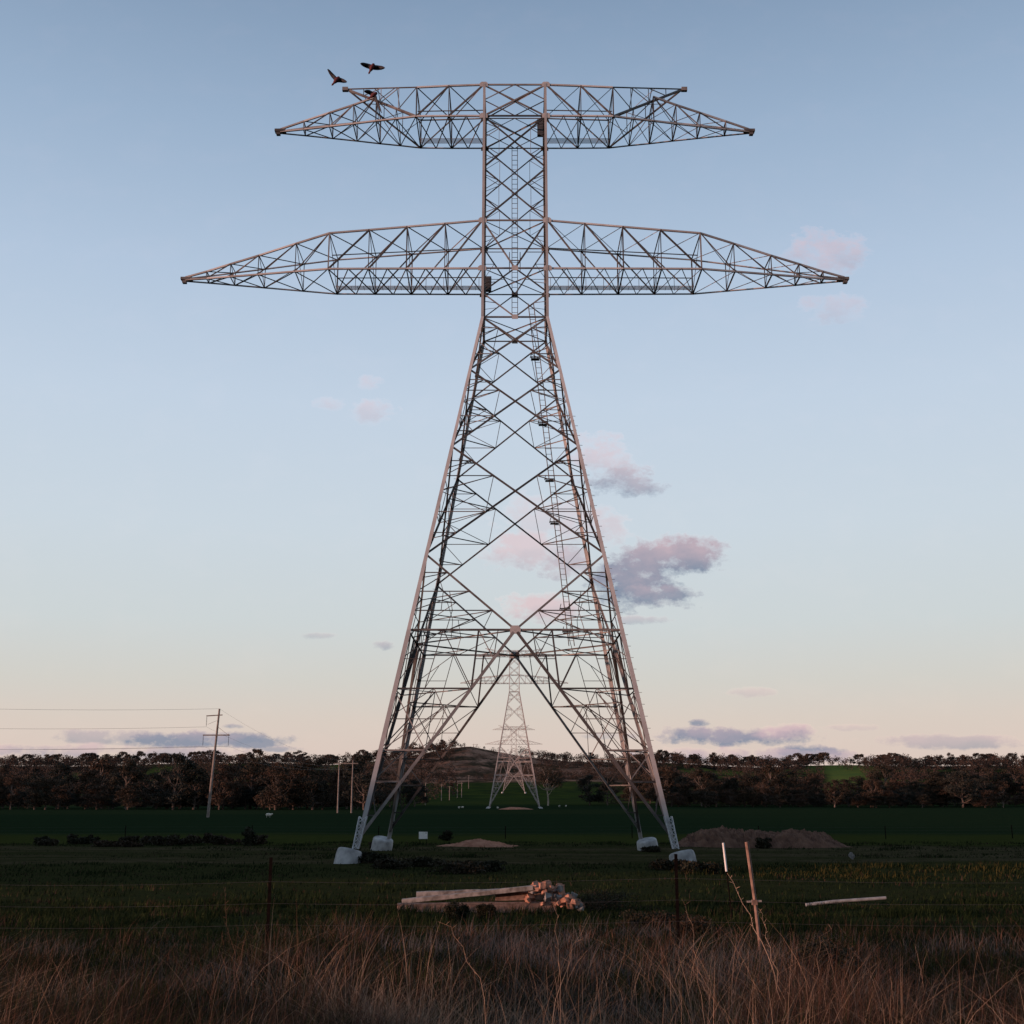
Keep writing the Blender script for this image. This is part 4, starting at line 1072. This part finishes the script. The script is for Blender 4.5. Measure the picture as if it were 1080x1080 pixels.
# clouds: soft noisy puffs given by bearing and slope above the horizon
yv = math_('MAXIMUM', sep.outputs[1], .02)
A_ = math_('DIVIDE', sep.outputs[0], yv); E_ = math_('DIVIDE', sep.outputs[2], yv)
cmb = N(nt, 'ShaderNodeCombineXYZ'); L(A_, cmb.inputs[0]); L(math_('MULTIPLY', E_, 1.5), cmb.inputs[1])
def wn(scale, detail=7, rough=.6):
    n = N(nt, 'ShaderNodeTexNoise'); n.inputs['Scale'].default_value = scale; n.inputs['Detail'].default_value = detail; n.inputs['Roughness'].default_value = rough
    L(cmb.outputs[0], n.inputs['Vector']); return n.outputs['Fac']
nz = wn(24, 8, .66); nz2 = wn(75, 6, .65); nzp = wn(20, 5)
CL = [  # px, py, half width, half height, weight, pinkness
    (712, 588, 58, 23, 1.0, .28), (662, 612, 52, 32, 1.0, .08), (692, 630, 44, 13, .95, .05), (655, 508, 42, 17, .75, .3), (632, 480, 30, 22, .5, .85),
    (560, 580, 46, 20, .6, .85), (600, 590, 40, 24, .7, .5), (565, 642, 50, 16, .7, .9), (620, 560, 40, 24, .45, .8), (570, 545, 60, 22, .35, .9), (680, 654, 34, 5, .5, .3),
    (868, 266, 38, 24, .5, .75), (882, 325, 36, 16, .32, .75), (392, 432, 24, 13, .38, .8), (350, 426, 16, 8, .3, .85), (393, 404, 14, 9, .3, .9), (404, 681, 12, 6, .6, .25), (337, 671, 18, 4, .4, .3),
    (770, 776, 90, 11, 1.0, .22), (825, 773, 34, 9, .9, .6), (740, 762, 13, 5, .9, .1), (800, 798, 130, 9, .8, .45), (855, 794, 40, 9, 1.0, .05), (720, 796, 60, 8, .5, .6), (795, 730, 28, 6, .4, .8), (895, 768, 30, 4, .4, .5),
    (205, 780, 80, 10, .95, .02), (262, 782, 56, 8, .9, .02), (245, 766, 14, 3, .7, .1), (200, 796, 70, 9, .7, .3), (300, 790, 26, 4, .7, .1), (120, 778, 80, 9, .6, .1), (640, 776, 34, 4, .4, .2),
    (990, 782, 80, 8, .6, .4), (60, 792, 80, 8, .7, .4)]
dens = None; pink = None
def vm(op, a, b_, c=None):
    m = N(nt, 'ShaderNodeVectorMath', operation=op)
    for k_, q in enumerate((a, b_, c)):
        if q is None: continue
        if isinstance(q, tuple): m.inputs[k_].default_value = q
        else: L(q, m.inputs[k_])
    return m.outputs['Value'] if op == 'DOT_PRODUCT' else m.outputs[0]
cv = N(nt, 'ShaderNodeCombineXYZ'); L(A_, cv.inputs[0]); L(E_, cv.inputs[1])
nsum = math_('ADD', math_('MULTIPLY_ADD', nz, 4.8, 1.15 - 2.4), math_('MULTIPLY_ADD', nz2, 1.9, -.95))
for px, py, hw_, hh_, wt, pk_ in CL:
    p = at(px, py, 1000.0) - Vector((0, 0, ZC)); p2 = at(px + hw_, py, 1000) - Vector((0, 0, ZC)); p3 = at(px, py - hh_, 1000) - Vector((0, 0, ZC))
    a0, e0 = p.x / 1000, p.z / 1000; ra = 1.1 * abs(p2.x / 1000 - a0); re = abs(p3.z / 1000 - e0)
    t = vm('MULTIPLY_ADD', cv.outputs[0], (1 / ra, 1 / re, 0), (-a0 / ra, -e0 / re, 0))
    q = math_('SUBTRACT', nsum, vm('DOT_PRODUCT', t, t))
    q = math_('MULTIPLY', q, 1.0, clamp=True); q = math_('MULTIPLY', q, wt)
    pn = math_('MULTIPLY', q, math_('MULTIPLY_ADD', vm('DOT_PRODUCT', t, (0, 1, 0)), .3, pk_))
    dens = q if dens is None else math_('SMOOTH_MAX', dens, q, .15)
    pink = pn if pink is None else math_('MAXIMUM', pink, pn)
dens = math_('MULTIPLY', dens, 1.0, clamp=True)
pink = math_('ADD', pink, math_('MULTIPLY', math_('MULTIPLY_ADD', nzp, 1.2, -.6), dens))
cc = N(nt, 'ShaderNodeMix', data_type='RGBA')
L(math_('DIVIDE', pink, math_('MAXIMUM', dens, .01), clamp=True), cc.inputs[0])
gb = srgb(126, 138, 160); pkc = srgb(224, 190, 194)
cc.inputs[6].default_value = (*[c * 10 for c in gb], 1); cc.inputs[7].default_value = (*[c * 10 for c in pkc], 1)
cm = N(nt, 'ShaderNodeMix', data_type='RGBA')
L(math_('MULTIPLY', dens, .92), cm.inputs[0]); L(mx.outputs[2], cm.inputs[6]); L(cc.outputs[2], cm.inputs[7])
L(cm.outputs[2], bg.inputs['Color']); bg.inputs['Strength'].default_value = .1
w.cycles.sampling_method = 'MANUAL'; w.cycles.sample_map_resolution = 256

sd = bpy.data.lights.new('sun', 'SUN'); sd.energy = 5.0; sd.angle = math.radians(.6); sd.color = (1.0, .54, .40)
so = bpy.data.objects.new('sun', sd); COL.objects.link(so)
el_, az = math.radians(SUN_EL), math.radians(SUN_AZ)
sv = Vector((math.sin(az) * math.cos(el_), math.cos(az) * math.cos(el_), math.sin(el_)))
so.rotation_euler = sv.to_track_quat('Z', 'Y').to_euler(); so.location = sv * 50 + Vector((0, 0, 40))

cd = bpy.data.cameras.new('camera'); co = bpy.data.objects.new('camera', cd); COL.objects.link(co)
cd.sensor_width = 36; cd.lens = FPX / 1080 * 36; cd.clip_end = 20000; cd.clip_start = .1
co.location = (0, 0, ZC); co.rotation_euler = (math.pi / 2 + TH, 0, 0); scene.camera = co
scene.view_settings.view_transform = 'Standard'; scene.view_settings.look = 'None'
scene.view_settings.exposure = 0; scene.view_settings.gamma = 1
scene.cycles.max_bounces = 4; scene.cycles.diffuse_bounces = 2
